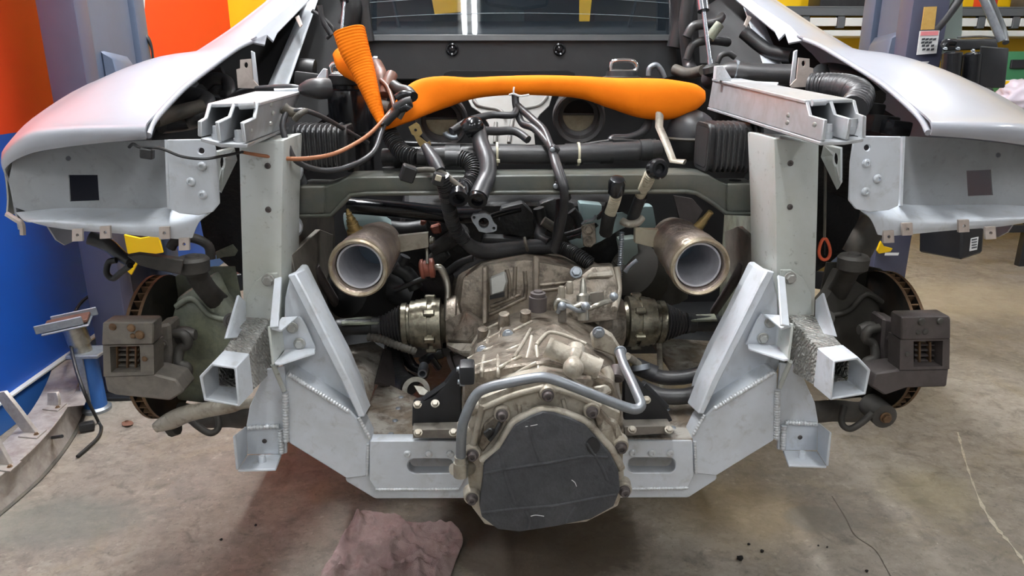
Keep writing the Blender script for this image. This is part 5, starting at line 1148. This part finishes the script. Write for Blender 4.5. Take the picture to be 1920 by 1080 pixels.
tube('hanger_rod', [(800, 466, 1.70), (801, 482, 1.69), (801, 495, 1.68)], .004, M['steel'], hb_, seg=8)
tube('hanger_rod', [(815, 502, 1.70), (825, 502, 1.70), (835, 520, 1.70), (840, 545, 1.69), (838, 570, 1.68), (836, 600, 1.68)], [.007, .009, .009, .008, .007, .006], M['steel'], hb_, seg=8)

# ---------------------------------------------------------------- shift linkage
def ball_end(nm, a, b, Y0, Y1, cap, rc_):
    A, B_ = P(*a, Y0), P(*b, Y1)
    t = lathe(nm, A, B_, [(0, .014), (.45, .014), (.46, .011), (.52, .011), (.53, .014), (1, .015)], M['black'], car, seg=14)
    return t
s1 = tube('shift_cable', [(1136, 436, 1.66), (1140, 412, 1.63), (1144, 400, 1.62)], .016, M['black'], car, seg=12)
tube('cable_spring', [(1144, 400, 1.62), (1152, 378, 1.59), (1156, 362, 1.57)], .0125, M['cream'], s1, ribs=12, amp=.08, seg=12)
lathe('ball_socket', P(1154, 366, 1.57), P(1158, 334, 1.55), [(0, .012), (.2, .018), (.75, .019), (.95, .015), (1, .008)], M['gloss'], s1, seg=18)
s2 = tube('shift_cable', [(1186, 410, 1.68), (1194, 388, 1.65), (1202, 368, 1.62)], .014, M['hose'], car, seg=12)
tube('cable_spring', [(1200, 366, 1.62), (1212, 344, 1.58), (1220, 326, 1.55)], [.011, .0125, .0125], M['cream'], s2, ribs=11, amp=.08, seg=12)
n_ = Vector((.25, -1, .2)).normalized(); c = P(1232, 317, 1.53)
lathe('ball_socket', c+(-n_)*.014, c+n_*.014, [(0, .012), (.15, .021), (.8, .022), (1, .018), (1, .011), (.7, .010), (.65, .002)], M['gloss'], s2, seg=22)
brk = plate('cable_bracket', [(1092, 424), (1100, 416), (1114, 412), (1130, 398), (1150, 400), (1168, 398), (1190, 412), (1178, 424), (1160, 432), (1128, 452), (1112, 460), (1098, 458), (1090, 448)], .006, M['blue_tint'], car, Y=1.70)
plate('bolt_plate', [(1090, 424), (1116, 418), (1118, 455), (1108, 464), (1094, 462)], .006, M['cast'], brk, Y=1.69)
for b in ((1103, 430), (1103, 453)): bolt(b, .013, M['cast'], brk, 'hex', Y=1.688)
tube('cable_grommet', [(1166, 414, 1.66), (1178, 420, 1.65), (1194, 418, 1.66), (1204, 408, 1.67)], .009, M['cast_light'], brk, seg=10)
tube('bracket_lip', [(1092, 420, 1.69), (1100, 414, 1.68), (1112, 412, 1.68), (1118, 404, 1.68)], .004, M['zinc'], brk, seg=6)
tube('breather_hose', [(1166, 435, 1.69), (1164, 470, 1.69), (1162, 505, 1.69), (1160, 545, 1.69)], .006, M['zinc'], car, seg=8, ribs=26, amp=.12)
# ---------------------------------------------------------------- gearbox
reg('pipe', '83878c', .4, .6, dirt=('686b70', .5, 30))
gb = loft('gearbox', [
    [(866, 840, 1.16), (866, 770, 1.16), (868, 702, 1.17), (905, 694, 1.17), (965, 684, 1.17), (1030, 676, 1.17), (1100, 694, 1.17), (1150, 716, 1.17), (1168, 765, 1.17), (1170, 840, 1.16), (1110, 905, 1.16), (930, 905, 1.16)],
    [(880, 790, 1.40), (880, 720, 1.40), (882, 655, 1.42), (915, 628, 1.43), (962, 606, 1.43), (1010, 600, 1.43), (1060, 602, 1.43), (1115, 626, 1.43), (1150, 652, 1.42), (1160, 720, 1.40), (1100, 800, 1.40), (940, 800, 1.40)],
    [(888, 730, 1.62), (888, 680, 1.62), (890, 625, 1.62), (920, 600, 1.62), (965, 585, 1.62), (1010, 580, 1.62), (1060, 582, 1.62), (1110, 600, 1.62), (1140, 620, 1.62), (1148, 680, 1.62), (1100, 740, 1.62), (945, 740, 1.62)]],
    M['cast'], car, bevel=.004)
# end housing
fo = [(884, 952), (876, 890), (872, 835), (877, 797), (892, 770), (902, 746), (942, 731), (986, 716), (1023, 709), (1062, 716), (1117, 745), (1141, 764), (1165, 775), (1158, 796), (1172, 826), (1169, 862), (1172, 912), (1160, 950), (1100, 980), (960, 996), (908, 984)]
EH = 1.115
eh = plate('end_housing', fo, .06, M['cast_light'], gb, Y=EH, bevel=.006, seg=2)
cov_px = [(907, 870), (937, 845), (966, 799), (997, 782), (1018, 774), (1039, 776), (1070, 786), (1097, 799), (1120, 824), (1145, 853), (1160, 884), (1163, 920), (1151, 950), (1108, 974), (1040, 988), (973, 998), (933, 993), (903, 970), (899, 950), (905, 908)]
cvr = plate('end_cover', cov_px, .03, M['foam'], gb, Y=1.085, bevel=.004, seg=2)
rim = cov_px+[cov_px[0]]
tube('housing_lip', [(a+(-4 if a < 1030 else 4), b-5, 1.10) for a, b in rim[:11]], .008, M['cast_light'], eh, seg=8)
reg('crease', '303134', .85, 0)
for pts in ([(908, 888), (960, 878), (1030, 868), (1100, 856), (1140, 858)], [(903, 962), (960, 955), (1040, 948), (1110, 935), (1155, 928)], [(938, 848), (950, 900), (965, 945)], [(990, 790), (1000, 830), (1012, 865)], [(1080, 950), (1068, 968), (1062, 980)], [(1100, 830), (1125, 870), (1138, 900)], [(985, 958), (992, 975), (990, 992)]):
    tube('fabric_fold', [(a, b, 1.0845) for a, b in pts], .003, M['foam'], cvr, seg=6, flat=.5)
reg('scuff', 'c8c8c6', .8, 0)
for pts in ([(1072, 900), (1078, 905), (1081, 912)], [(975, 955), (985, 953), (991, 952)], [(995, 968), (1005, 966), (1020, 968)], [(985, 800), (998, 798), (1008, 796)]): tube('scuff_mark', [(a, b, 1.0842) for a, b in pts], .0007, M['scuff'], cvr, seg=5)
plate('oil_spot', circ(1112, 836, 13, 12, 16), .0015, M['mount'], cvr, Y=1.0835, bevel=0)
# ridges and bosses on the end housing
for pts in ([(906, 765), (960, 742), (1020, 726)], [(1024, 726), (1075, 740), (1125, 762)], [(905, 760), (895, 800), (884, 850)]):
    tube('cast_ridge', [(a, b, EH-.002) for a, b in pts], .006, M['cast_light'], eh, seg=8)
for pts in ([(973, 758), (976, 785)], [(1055, 748), (1062, 775)], [(1102, 790), (1125, 812)], [(948, 775), (955, 795)]): tube('cast_rib', [(a, b, EH-.002) for a, b in pts], .004, M['cast_light'], eh, seg=6)
plate('flat_boss', [(895, 835), (908, 795), (935, 772), (950, 780), (940, 805), (925, 825), (905, 850)], .008, M['cast'], eh, Y=EH-.006, bevel=.003)
plate('flat_boss', [(1112, 780), (1128, 768), (1152, 795), (1165, 835), (1140, 842), (1122, 810)], .008, M['cast'], eh, Y=EH-.006, bevel=.003)
for (a, b) in ((1026, 735), (941, 772), (1108, 766), (886, 846), (885, 927), (1162, 832), (1168, 913)):
    c = P(a, b, EH)
    lathe('bolt_boss', c+Vector((0, .01, 0)), c+Vector((0, -.012, 0)), [(0, .016), (.8, .0145), (1, .013)], M['cast_light'], eh, seg=16)
    bolt(c+Vector((0, -.012, 0)), .0105, M['caliper_dark'], eh, 'flange')
sn = loft('speed_sensor', [[(904, 812, 1.105), (920, 800, 1.105), (932, 806, 1.105), (917, 826, 1.105)], [(904, 812, 1.07), (918, 801, 1.07), (926, 806, 1.07), (914, 822, 1.07)]], M['black'], eh, bevel=.003)
tube('sensor_arm', [(918, 825, 1.09), (928, 812, 1.09), (938, 792, 1.095)], .004, M['black'], sn, seg=8)
for (a, b) in ((882, 800), (900, 762)):
    c = P(a, b, 1.13); lathe('side_boss', c+Vector((.012, 0, 0)), c+Vector((-.022, -.005, 0)), [(0, .014), (.9, .013), (1, .01)], M['cast_light'], eh, seg=14)
# facets, ribs and raised box on the case
top = plate('raised_box', [(997, 618, 1.28), (1039, 602, 1.33), (1103, 641, 1.28), (1122, 672, 1.24), (1114, 716, 1.15), (1060, 712, 1.14), (1008, 700, 1.15), (986, 672, 1.20)], .06, M['cast'], gb, bevel=.006)
for p in ([(895, 628), (918, 615), (945, 602)], [(905, 645), (920, 634), (939, 624)], [(934, 640), (934, 672), (934, 706)], [(945, 602), (940, 620), (936, 640)], [(878, 674), (905, 660), (932, 650)], [(937, 638), (965, 620), (997, 604)], [(939, 665), (955, 657), (976, 648)],
          [(964, 672), (980, 645), (995, 618)], [(874, 697), (900, 685), (932, 676)], [(936, 690), (955, 680), (976, 670)], [(968, 700), (985, 690), (1005, 681)], [(870, 690), (885, 650), (908, 612)], [(902, 706), (904, 690), (908, 668)], [(940, 712), (960, 704), (985, 696)], [(918, 622), (914, 640), (908, 660)]):
    rib_on('cast_rib', gb, p, .0036, M['cast_light'], gb, emb=.001)
for p in ([(999, 620), (1020, 610), (1039, 603)], [(1039, 603), (1072, 622), (1102, 641)], [(1005, 648), (1024, 627), (1041, 625), (1070, 634), (1099, 646)], [(1005, 650), (1008, 675), (1010, 698)], [(988, 674), (994, 650), (999, 622)]): rib_on('box_rib', top, p, .0038, M['cast_light'], gb, emb=.001)
for a, b in ((904, 658), (952, 628)):
    h = onto(gb, a, b); lathe('bolt_boss', h[0]+Vector((0, .02, -.006)), h[0]+Vector((0, -.008, .003)), [(0, .016), (1, .014)], M['cast'], gb, seg=16); bolt(h[0]+Vector((0, -.008, .003)), .011, M['zinc'], gb, 'hex', nrm=(0, -1, .3))
for a, b in ((906, 632), (945, 604), (985, 600)):
    c = P(a, b, 1.44); lathe('case_boss', c-Vector((0, 0, .02)), c+Vector((0, -.01, .022)), [(0, .014), (1, .011)], M['cast'], gb, seg=14)
# shift actuator (pale T-shaped cylinder)
A, B_ = P(1029, 652, 1.16), P(1119, 690, 1.14)
act = lathe('shift_actuator', A, B_, [(-.05, .012), (-.05, .0185), (.03, .0185), (.03, .0165), (.42, .0165), (.46, .019), (.60, .019), (.64, .017), (.97, .017), (.97, .0185), (1.06, .0185)], M['cast_light'], gb, seg=24)
c = P(1075, 690, 1.12); bm = bmesh.new(); bmesh.ops.create_uvsphere(bm, u_segments=20, v_segments=14, radius=.0175); bm.transform(Matrix.Translation(c)); finish('actuator_knob', bm, M['cast_light'], act, 0, ang=2)
lathe('actuator_neck', P(1075, 688, 1.12), P(1080, 655, 1.18), [(0, .013), (.6, .012), (.6, .016), (1, .016)], M['cast_light'], act, seg=16)
# grey coolant pipe
pipe = tube('transfer_pipe', [(864, 888, 1.09), (864, 850, 1.09), (866, 808, 1.085), (872, 782, 1.085), (890, 744, 1.09), (912, 728, 1.09), (962, 716, 1.085), (1006, 708, 1.085), (1030, 709, 1.085), (1070, 723, 1.08), (1130, 747, 1.08), (1175, 764, 1.08), (1193, 767, 1.08), (1202, 760, 1.085), (1197, 744, 1.10), (1182, 710, 1.14), (1170, 685, 1.17), (1162, 660, 1.20)], .0085, M['pipe'], gb, seg=12)
lathe('pipe_fitting', P(864, 856, 1.09), P(864, 892, 1.09), [(0, .0105), (.3, .0105), (.3, .0125), (1, .0125)], M['steel'], pipe, seg=16)
lathe('banjo_bolt', P(880, 876, 1.12), P(850, 880, 1.09), [(0, .014), (.5, .014), (.5, .010), (1, .010)], M['cast_light'], pipe, seg=14)
# black block at left of case
c = P(876, 697, 1.15); box('rubber_buffer', c, (.026, .04, .034), M['mount'], gb, bevel=.006, seg=2)
for b in ((856, 692), (858, 716)): lathe('mount_bolt', P(*b, 1.16), P(b[0]+14, b[1]+1, 1.16), [(0, .004), (.3, .004), (.3, .007), (1, .007)], M['zinc'], gb, seg=10)
# left and right gearbox mounts
for k in (0, 1):
    f = (lambda pts: pts) if k == 0 else (lambda pts: [(2036-a, b+(-4))+tuple(r) for a, b, *r in pts])
    mp = [(846, 705), (864, 690), (866, 802), (772, 800), (773, 760), (795, 752), (815, 742), (832, 724)] if k == 0 else [(1172, 690), (1188, 705), (1206, 725), (1224, 738), (1252, 770), (1262, 790), (1230, 798), (1170, 802)]
    mo = plate('gearbox_mount', mp, .03, M['mount'], car, Y=1.36, bevel=.004, seg=2)
    base = [(773, 806), (866, 804), (866, 822), (775, 822)] if k == 0 else [(1170, 800), (1258, 798), (1264, 812), (1172, 818)]
    plate('mount_base', [(a, b, 1.33) for a, b in base], .06, M['caliper'], mo)
    c = P(818, 800, 1.36) if k == 0 else P(1222, 797, 1.36)
    lathe('rubber_puck', c-Vector((0, -.01, .014)), c+Vector((0, .01, .002)), [(0, .03), (.5, .034), (1, .03)], M['black'], mo, seg=24)
    for (a, b, Y) in (((784, 812, 1.325), (850, 811, 1.325), (783, 759, 1.36), (816, 757, 1.35)) if k == 0 else ((1185, 806, 1.325), (1254, 806, 1.325), (1212, 750, 1.35))):
        bolt((a, b, Y), .009, M['cast_light'], mo, 'hex', nrm=(0, -.6, .8))
    lid = [(795, 752, 1.36), (838, 722, 1.36), (850, 735, 1.44), (812, 765, 1.44)] if k == 0 else [(1206, 724, 1.36), (1250, 768, 1.36), (1240, 775, 1.43), (1196, 738, 1.44)]
    plate('mount_arm', lid, .01, M['mount'], mo)
# differential cross tube, clutch housing
lathe('differential_housing', P(838, 604, 1.68), P(1165, 606, 1.68), [(0, .062), (.05, .066), (.06, .074), (.12, .076), (.2, .072), (.8, .072), (.88, .078), (.95, .074), (1, .06)], M['cast'], gb, seg=36)
ch = loft('clutch_housing', [
    [(872, 620, 1.60), (862, 570, 1.60), (868, 520, 1.62), (905, 496, 1.62), (985, 486, 1.62), (1060, 500, 1.62), (1120, 520, 1.62), (1150, 560, 1.62), (1150, 620, 1.60)],
    [(858, 620, 1.75), (846, 560, 1.75), (852, 512, 1.77), (900, 482, 1.78), (985, 470, 1.78), (1060, 480, 1.78), (1120, 500, 1.77), (1152, 540, 1.75), (1150, 620, 1.75)],
    [(858, 600, 1.95), (850, 540, 1.95), (856, 500, 1.95), (900, 474, 1.95), (985, 464, 1.95), (1060, 474, 1.95), (1120, 492, 1.95), (1150, 520, 1.95), (1150, 600, 1.95)]], M['cast_grimy'], gb, bevel=.01, seg=2)
plate('housing_band', [(904, 500, 1.60), (914, 498, 1.60), (914, 606, 1.56), (904, 610, 1.56)], .03, M['cast_grimy'], ch, bevel=.003)
plate('housing_flange', [(1000, 480, 1.61), (1012, 482, 1.61), (1010, 560, 1.59), (1000, 560, 1.59)], .02, M['cast_grimy'], ch, bevel=.003)
plate('inspection_cover', [(918, 520, 1.59), (948, 508, 1.59), (952, 528, 1.585), (946, 548, 1.58), (920, 556, 1.58)], .012, M['alu'], ch, bevel=.004)
plate('cover_slot', [(918, 556, 1.578), (946, 548, 1.578), (946, 556, 1.578), (918, 562, 1.578)], .004, M['dark'], ch, bevel=0)
plate('side_wall', [(832, 600, 1.62), (872, 580, 1.60), (900, 600, 1.57), (905, 625, 1.52), (888, 642, 1.50), (838, 640, 1.62)], .03, M['cast'], gb, bevel=.005)
plate('side_wall', [(836, 640, 1.63), (888, 642, 1.50), (884, 660, 1.45), (862, 660, 1.5), (838, 650, 1.62)], .02, M['cast_light'], gb, bevel=.004)
for pts in ([(920, 575), (945, 565), (975, 552)], [(918, 590), (950, 575), (985, 558)], [(1012, 535), (1060, 530), (1100, 528)], [(1015, 545), (1060, 540), (1090, 538)], [(950, 505), (955, 530), (955, 560)], [(984, 508), (986, 540), (984, 560)], [(966, 500), (964, 560)]):
    rib_on('cast_rib', ch, pts, .005, M['cast_grimy'], ch)
# right upper casting with shift tower
rc_ = loft('shift_tower', [[(1050, 612, 1.50), (1042, 560, 1.52), (1060, 535, 1.54), (1090, 515, 1.56), (1110, 500, 1.57), (1150, 498, 1.57), (1160, 540, 1.55), (1158, 600, 1.52)], [(1050, 590, 1.68), (1046, 548, 1.68), (1064, 525, 1.68), (1092, 508, 1.68), (1112, 494, 1.68), (1148, 492, 1.68), (1158, 530, 1.68), (1156, 580, 1.68)]], M['cast'], gb, bevel=.008, seg=2)
plate('cast_pad', [(1104, 512, 1.55), (1148, 506, 1.55), (1152, 518, 1.545), (1100, 522, 1.545)], .01, M['cast_light'], rc_, bevel=.003)
bolt((1080, 511, 1.56), .014, M['zinc'], rc_, 'hex', nrm=(0, -.8, .5))
bm_ = lathe('filler_plug', P(1008, 582, 1.46), P(1009, 545, 1.46), [(0, .019), (.7, .019), (.72, .016), (.9, .016), (.92, .010), (1, .009)], M['caliper_dark'], gb, seg=20)
for a, b in ((1053, 545), (1068, 536), (1050, 560)): lathe('tower_post', P(a, b+14, 1.50), P(a, b-8, 1.50), [(0, .008), (.7, .008), (1, .006)], M['cast_light'], rc_, seg=12)
lathe('selector_shaft', P(1094, 600, 1.44), P(1093, 522, 1.46), [(0, .012), (.25, .012), (.25, .018), (.4, .018), (.45, .014), (.6, .014), (.65, .008), (.9, .006), (1, .003)], M['steel'], rc_, seg=16)
plate('nameplate', [(1106, 550), (1132, 546), (1132, 566), (1106, 570)], .006, M['caliper'], rc_, Y=1.495)
tube('selector_lever', [(1050, 584, 1.42), (1042, 576, 1.41), (1046, 564, 1.41), (1060, 566, 1.41), (1075, 576, 1.41), (1090, 572, 1.41), (1105, 578, 1.42), (1120, 572, 1.42), (1135, 566, 1.43), (1150, 562, 1.44)], .0055, M['steel'], rc_, seg=8)
tube('selector_link', [(1046, 586, 1.41), (1052, 574, 1.405), (1066, 574, 1.405), (1082, 582, 1.405), (1096, 582, 1.41)], .005, M['zinc'], rc_, seg=8)
for a, b in ((1054, 574), (1098, 574), (1151, 556)):
    c = P(a, b, 1.40); bm = bmesh.new(); bmesh.ops.create_uvsphere(bm, u_segments=14, v_segments=10, radius=.009); bm.transform(Matrix.Translation(c)); finish('link_ball', bm, M['zinc'], rc_, 0, ang=2)
lathe('link_pin', P(1054, 602, 1.42), P(1054, 578, 1.42), [(0, .009), (1, .008)], M['caliper'], rc_, seg=12)
tube('shift_tower_brace', [(1156, 500, 1.58), (1160, 545, 1.56), (1152, 580, 1.5)], .008, M['cast_light'], rc_, seg=8)
# right side bracket and pipes
rb = plate('side_bracket', [(1108, 628), (1130, 618), (1150, 630), (1170, 662), (1176, 672), (1160, 672), (1128, 660), (1112, 655)], .02, M['cast_light'], gb, Y=1.30, bevel=.004)
for b in ((1122, 623), (1163, 659)): bolt((*b, 1.297), .012, M['zinc'], rb, 'hex')
tube('oil_pipe', [(1135, 690, 1.20), (1142, 706, 1.19), (1138, 724, 1.18), (1125, 738, 1.17)], .010, M['cast_light'], gb, seg=10)
plate('pipe_clamp', [(1112, 725, 1.15), (1140, 720, 1.15), (1150, 735, 1.15), (1130, 745, 1.14), (1115, 740, 1.14)], .02, M['cast_light'], gb, bevel=.004)
lathe('drain_plug', P(1158, 690, 1.22), P(1156, 712, 1.20), [(0, .014), (.9, .014), (1, .010)], M['caliper_dark'], gb, seg=16)
plate('casting_foot', [(1128, 775, 1.11), (1160, 790, 1.11), (1166, 842, 1.11), (1135, 848, 1.105), (1118, 820, 1.105)], .03, M['cast_light'], eh, bevel=.006)
# hoses low right
h1 = tube('coolant_hose', [(1198, 690, 1.55), (1215, 698, 1.54), (1245, 708, 1.53), (1290, 706, 1.52), (1330, 692, 1.52), (1360, 668, 1.56)], [.016, .016, .017, .017, .017, .017], M['rubber'], car, seg=14)
tube('hose_sleeve', [(1190, 685, 1.56), (1210, 694, 1.545), (1230, 702, 1.535)], .020, M['hose'], h1, seg=14)
tube('hose_clamp', [(1200, 684, 1.54), (1202, 694, 1.535)], .022, M['zinc'], h1, seg=14)
tube('hose_nipple', [(1176, 668, 1.5), (1188, 676, 1.53), (1198, 684, 1.545)], .009, M['cast_light'], h1, seg=10)
tube('coolant_hose', [(1200, 725, 1.5), (1240, 742, 1.48), (1290, 742, 1.47), (1330, 728, 1.48)], .018, M['rubber'], car, seg=14)
# clutter low left: pipes and exhaust flange seen below the drive shaft
tube('downpipe', [(738, 650, 1.9), (740, 690, 1.8), (752, 712, 1.74), (768, 724, 1.70)], .026, M['engine'], car, seg=14)
n_ = Vector((.1, -1, .35)).normalized(); c = P(780, 732, 1.66)
fl2 = lathe('pipe_flange', c-n_*.02, c+n_*.006, [(0, .026), (.7, .028), (.7, .034), (1, .034), (1, .022), (.2, .021)], M['steel'], car, seg=28, caps=False)
plate('flange_ear', [(775, 722, 1.655), (792, 724, 1.655), (804, 733, 1.65), (796, 742, 1.645), (786, 740, 1.645)], .008, M['steel'], fl2)
c = P(793, 695, 1.74); lathe('threaded_sleeve', c+Vector((0, .03, 0)), c+Vector((0, -.02, 0)), [(0, .012), (.5, .012), (.5, .013), (1, .012), (1, .008), (.4, .008)], M['zinc'], car, seg=18, caps=False)
for (pts, r, mt) in (([(760, 664, 1.85), (775, 690, 1.82), (800, 700, 1.8)], .016, 'gloss'), ([(790, 680, 1.84), (810, 668, 1.84), (830, 662, 1.84)], .014, 'engine'), ([(770, 700, 1.84), (785, 712, 1.82)], .018, 'gloss'), ([(808, 670, 1.82), (822, 690, 1.84)], .01, 'gloss')):
    tube('pipe_fitting', pts, r, M[mt], car, seg=10)
lathe('output_shaft_ring', P(850, 690, 1.66), P(878, 676, 1.66), [(0, .034), (.3, .04), (.3, .026), (1, .026)], M['caliper_dark'], gb, seg=24)

# ---------------------------------------------------------------- drive shafts
for k in (0, 1):
    if k == 0: X = [(450, 617), (715, 612), (752, 609), (770, 608), (838, 606)]
    else: X = [(1536, 612), (1286, 606), (1246, 604), (1226, 603), (1164, 602)]
    q = [P(a, b, AX) for a, b in X]
    dsf = lathe('drive_shaft', q[0], q[1], [(0, .020), (.93, .020), (.935, .024), (1, .024)], M['black'], car, seg=20)
    boot = []
    for i in range(25):
        t = i/24; boot.append((t, (.024+.022*t)*(1+(.08 if (i//2) % 2 else -.05))))
    lathe('joint_boot', q[1], q[2], boot, M['rubber'], dsf, seg=28)
    lathe('boot_collar', q[1]+(q[1]-q[2])*.12, q[1], [(0, .026), (1, .027)], M['hose'], dsf, seg=20)
    lathe('boot_ring', q[2], q[3], [(0, .046), (.2, .054), (.7, .054), (.75, .050), (1, .050)], M['cv'], dsf, seg=32)
    jt = lathe('constant_velocity_joint', q[3], q[4], [(0, .050), (.02, .058), (.16, .058), (.16, .061), (.30, .061), (.30, .063), (.48, .063), (.48, .056), (.62, .056), (.62, .064), (.84, .064), (.86, .05), (1, .046)], M['cv'], dsf, seg=40, ang=.4)
    for i in range(6):
        a = 2*PI*i/6+.3; c = q[3]+(q[4]-q[3])*.55; r_ = Vector((0, math.cos(a), math.sin(a)))*.057
        box('joint_lug', c+r_, (.028, .03, .016), M['cv'], jt, rot=(a, 0, 0), bevel=.003)
    plate('shaft_shield', [(640, 598, 1.75), (690, 592, 1.78), (715, 596, 1.78), (712, 604, 1.70), (640, 606, 1.68)] if k == 0 else [(1290, 590, 1.78), (1340, 588, 1.75), (1345, 598, 1.68), (1292, 600, 1.70)], .006, M['knuckle'], dsf)
tube('shift_rod', [(690, 632, 1.66), (715, 636, 1.65), (745, 648, 1.64), (780, 660, 1.64)], .010, M['dusty'], car, seg=8, ribs=14, amp=.08)

# ================================================================== orange sleeve lying over the engine
sl = tag(empty('fabric_sleeve', P(760, 230, 1.72)), 'bright orange ribbed fabric sleeve draped over the engine bay', 'fabric sleeve')
def flat_tube(name, ctl, mat, parent, n=8, seg=28, ribs=0, amp=.03, long_ribs=0):
    """ctl: (px, py, Y, half width m, half depth m)"""
    s = cr([tuple(P(a, b, Y))+(w, d) for a, b, Y, w, d in ctl], n); pv = [Vector(x[:3]) for x in s]
    L = [0]
    for a, b in zip(pv, pv[1:]): L.append(L[-1]+(b-a).length)
    bm = bmesh.new(); secs = []
    for i, p in enumerate(pv):
        t = (pv[min(i+1, len(pv)-1)]-pv[max(i-1, 0)]).normalized()
        side = t.cross(Vector((0, 1, 0))).normalized(); dp = side.cross(t).normalized()
        if ribs: kk = 1+amp*math.sin(2*PI*ribs*L[i]/L[-1])
        else: kk = 1
        w, d = s[i][3], s[i][4]; ring = []
        for j in range(seg):
            a = 2*PI*j/seg; k2 = kk*(1+(.02*math.sin(long_ribs*a) if long_ribs else 0))
            ca, sa = math.cos(a), math.sin(a)
            ring.append(p+side*(w*k2*math.copysign(abs(ca)**.8, ca))+dp*(d*k2*math.copysign(abs(sa)**.8, sa)))
        secs.append(ring)
    faces_loft(bm, secs); return finish(name, bm, mat, parent, 0, ang=1.2)
k = .00125
flat_tube('upright_section', [(655, 58, 1.78, .036, .03), (664, 90, 1.77, .034, .028), (678, 125, 1.76, .028, .026), (692, 165, 1.74, .021, .022), (706, 205, 1.72, .015, .016), (718, 236, 1.70, .008, .009)], M['orange'], sl, n=30, ribs=34, amp=.022)
flat_tube('lying_section', [(716, 240, 1.70, .006, .006), (736, 228, 1.70, .014, .012), (760, 206, 1.72, .030, .018), (790, 184, 1.76, .040, .022), (830, 173, 1.80, .037, .026), (880, 166, 1.84, .026, .028), (940, 161, 1.86, .023, .028), (1010, 160, 1.86, .024, .029), (1090, 164, 1.86, .027, .03), (1150, 175, 1.84, .037, .033), (1205, 184, 1.82, .047, .036), (1255, 187, 1.80, .047, .034), (1300, 182, 1.80, .032, .028), (1320, 180, 1.80, .014, .014)], M['orange'], sl, n=10, long_ribs=14)
flat_tube('folded_section', [(634, 100, 1.86, .014, .015), (652, 118, 1.84, .030, .022), (675, 135, 1.82, .028, .02), (690, 160, 1.80, .016, .015)], M['orange'], sl, n=8, ribs=10, amp=.02)
tie = tube('white_tie', [(955, 178, 1.815), (963, 176, 1.81), (975, 180, 1.81), (992, 178, 1.815)], .0025, M['paper'], sl, seg=6)
tube('tie_tail', [(963, 178, 1.81), (963, 170, 1.81), (964, 163, 1.812)], .002, M['paper'], tie, seg=6)

# ---------------------------------------------------------------- labels of parts that look unlike the rest of the car
for nm, lb in (('end_cover', 'dark grey fabric cover taped over the gearbox end'), ('rear_window', 'dark tinted rear window with heater lines'), ('cross_member', 'black cross member above the gearbox'), ('transfer_pipe', 'bent grey metal pipe over the gearbox end'),
               ('shift_actuator', 'pale T-shaped actuator cylinder'), ('heat_shield', 'pressed silver heat shield'), ('copper_lead', 'copper coloured lead'), ('pull_loop', 'red pull loop'), ('oil_reservoir', 'glossy black oil reservoir'), ('water_flange', 'silver two hole water flange')):
    for o in bpy.data.objects:
        if o.name.split('.')[0] == nm: o['label'] = lb
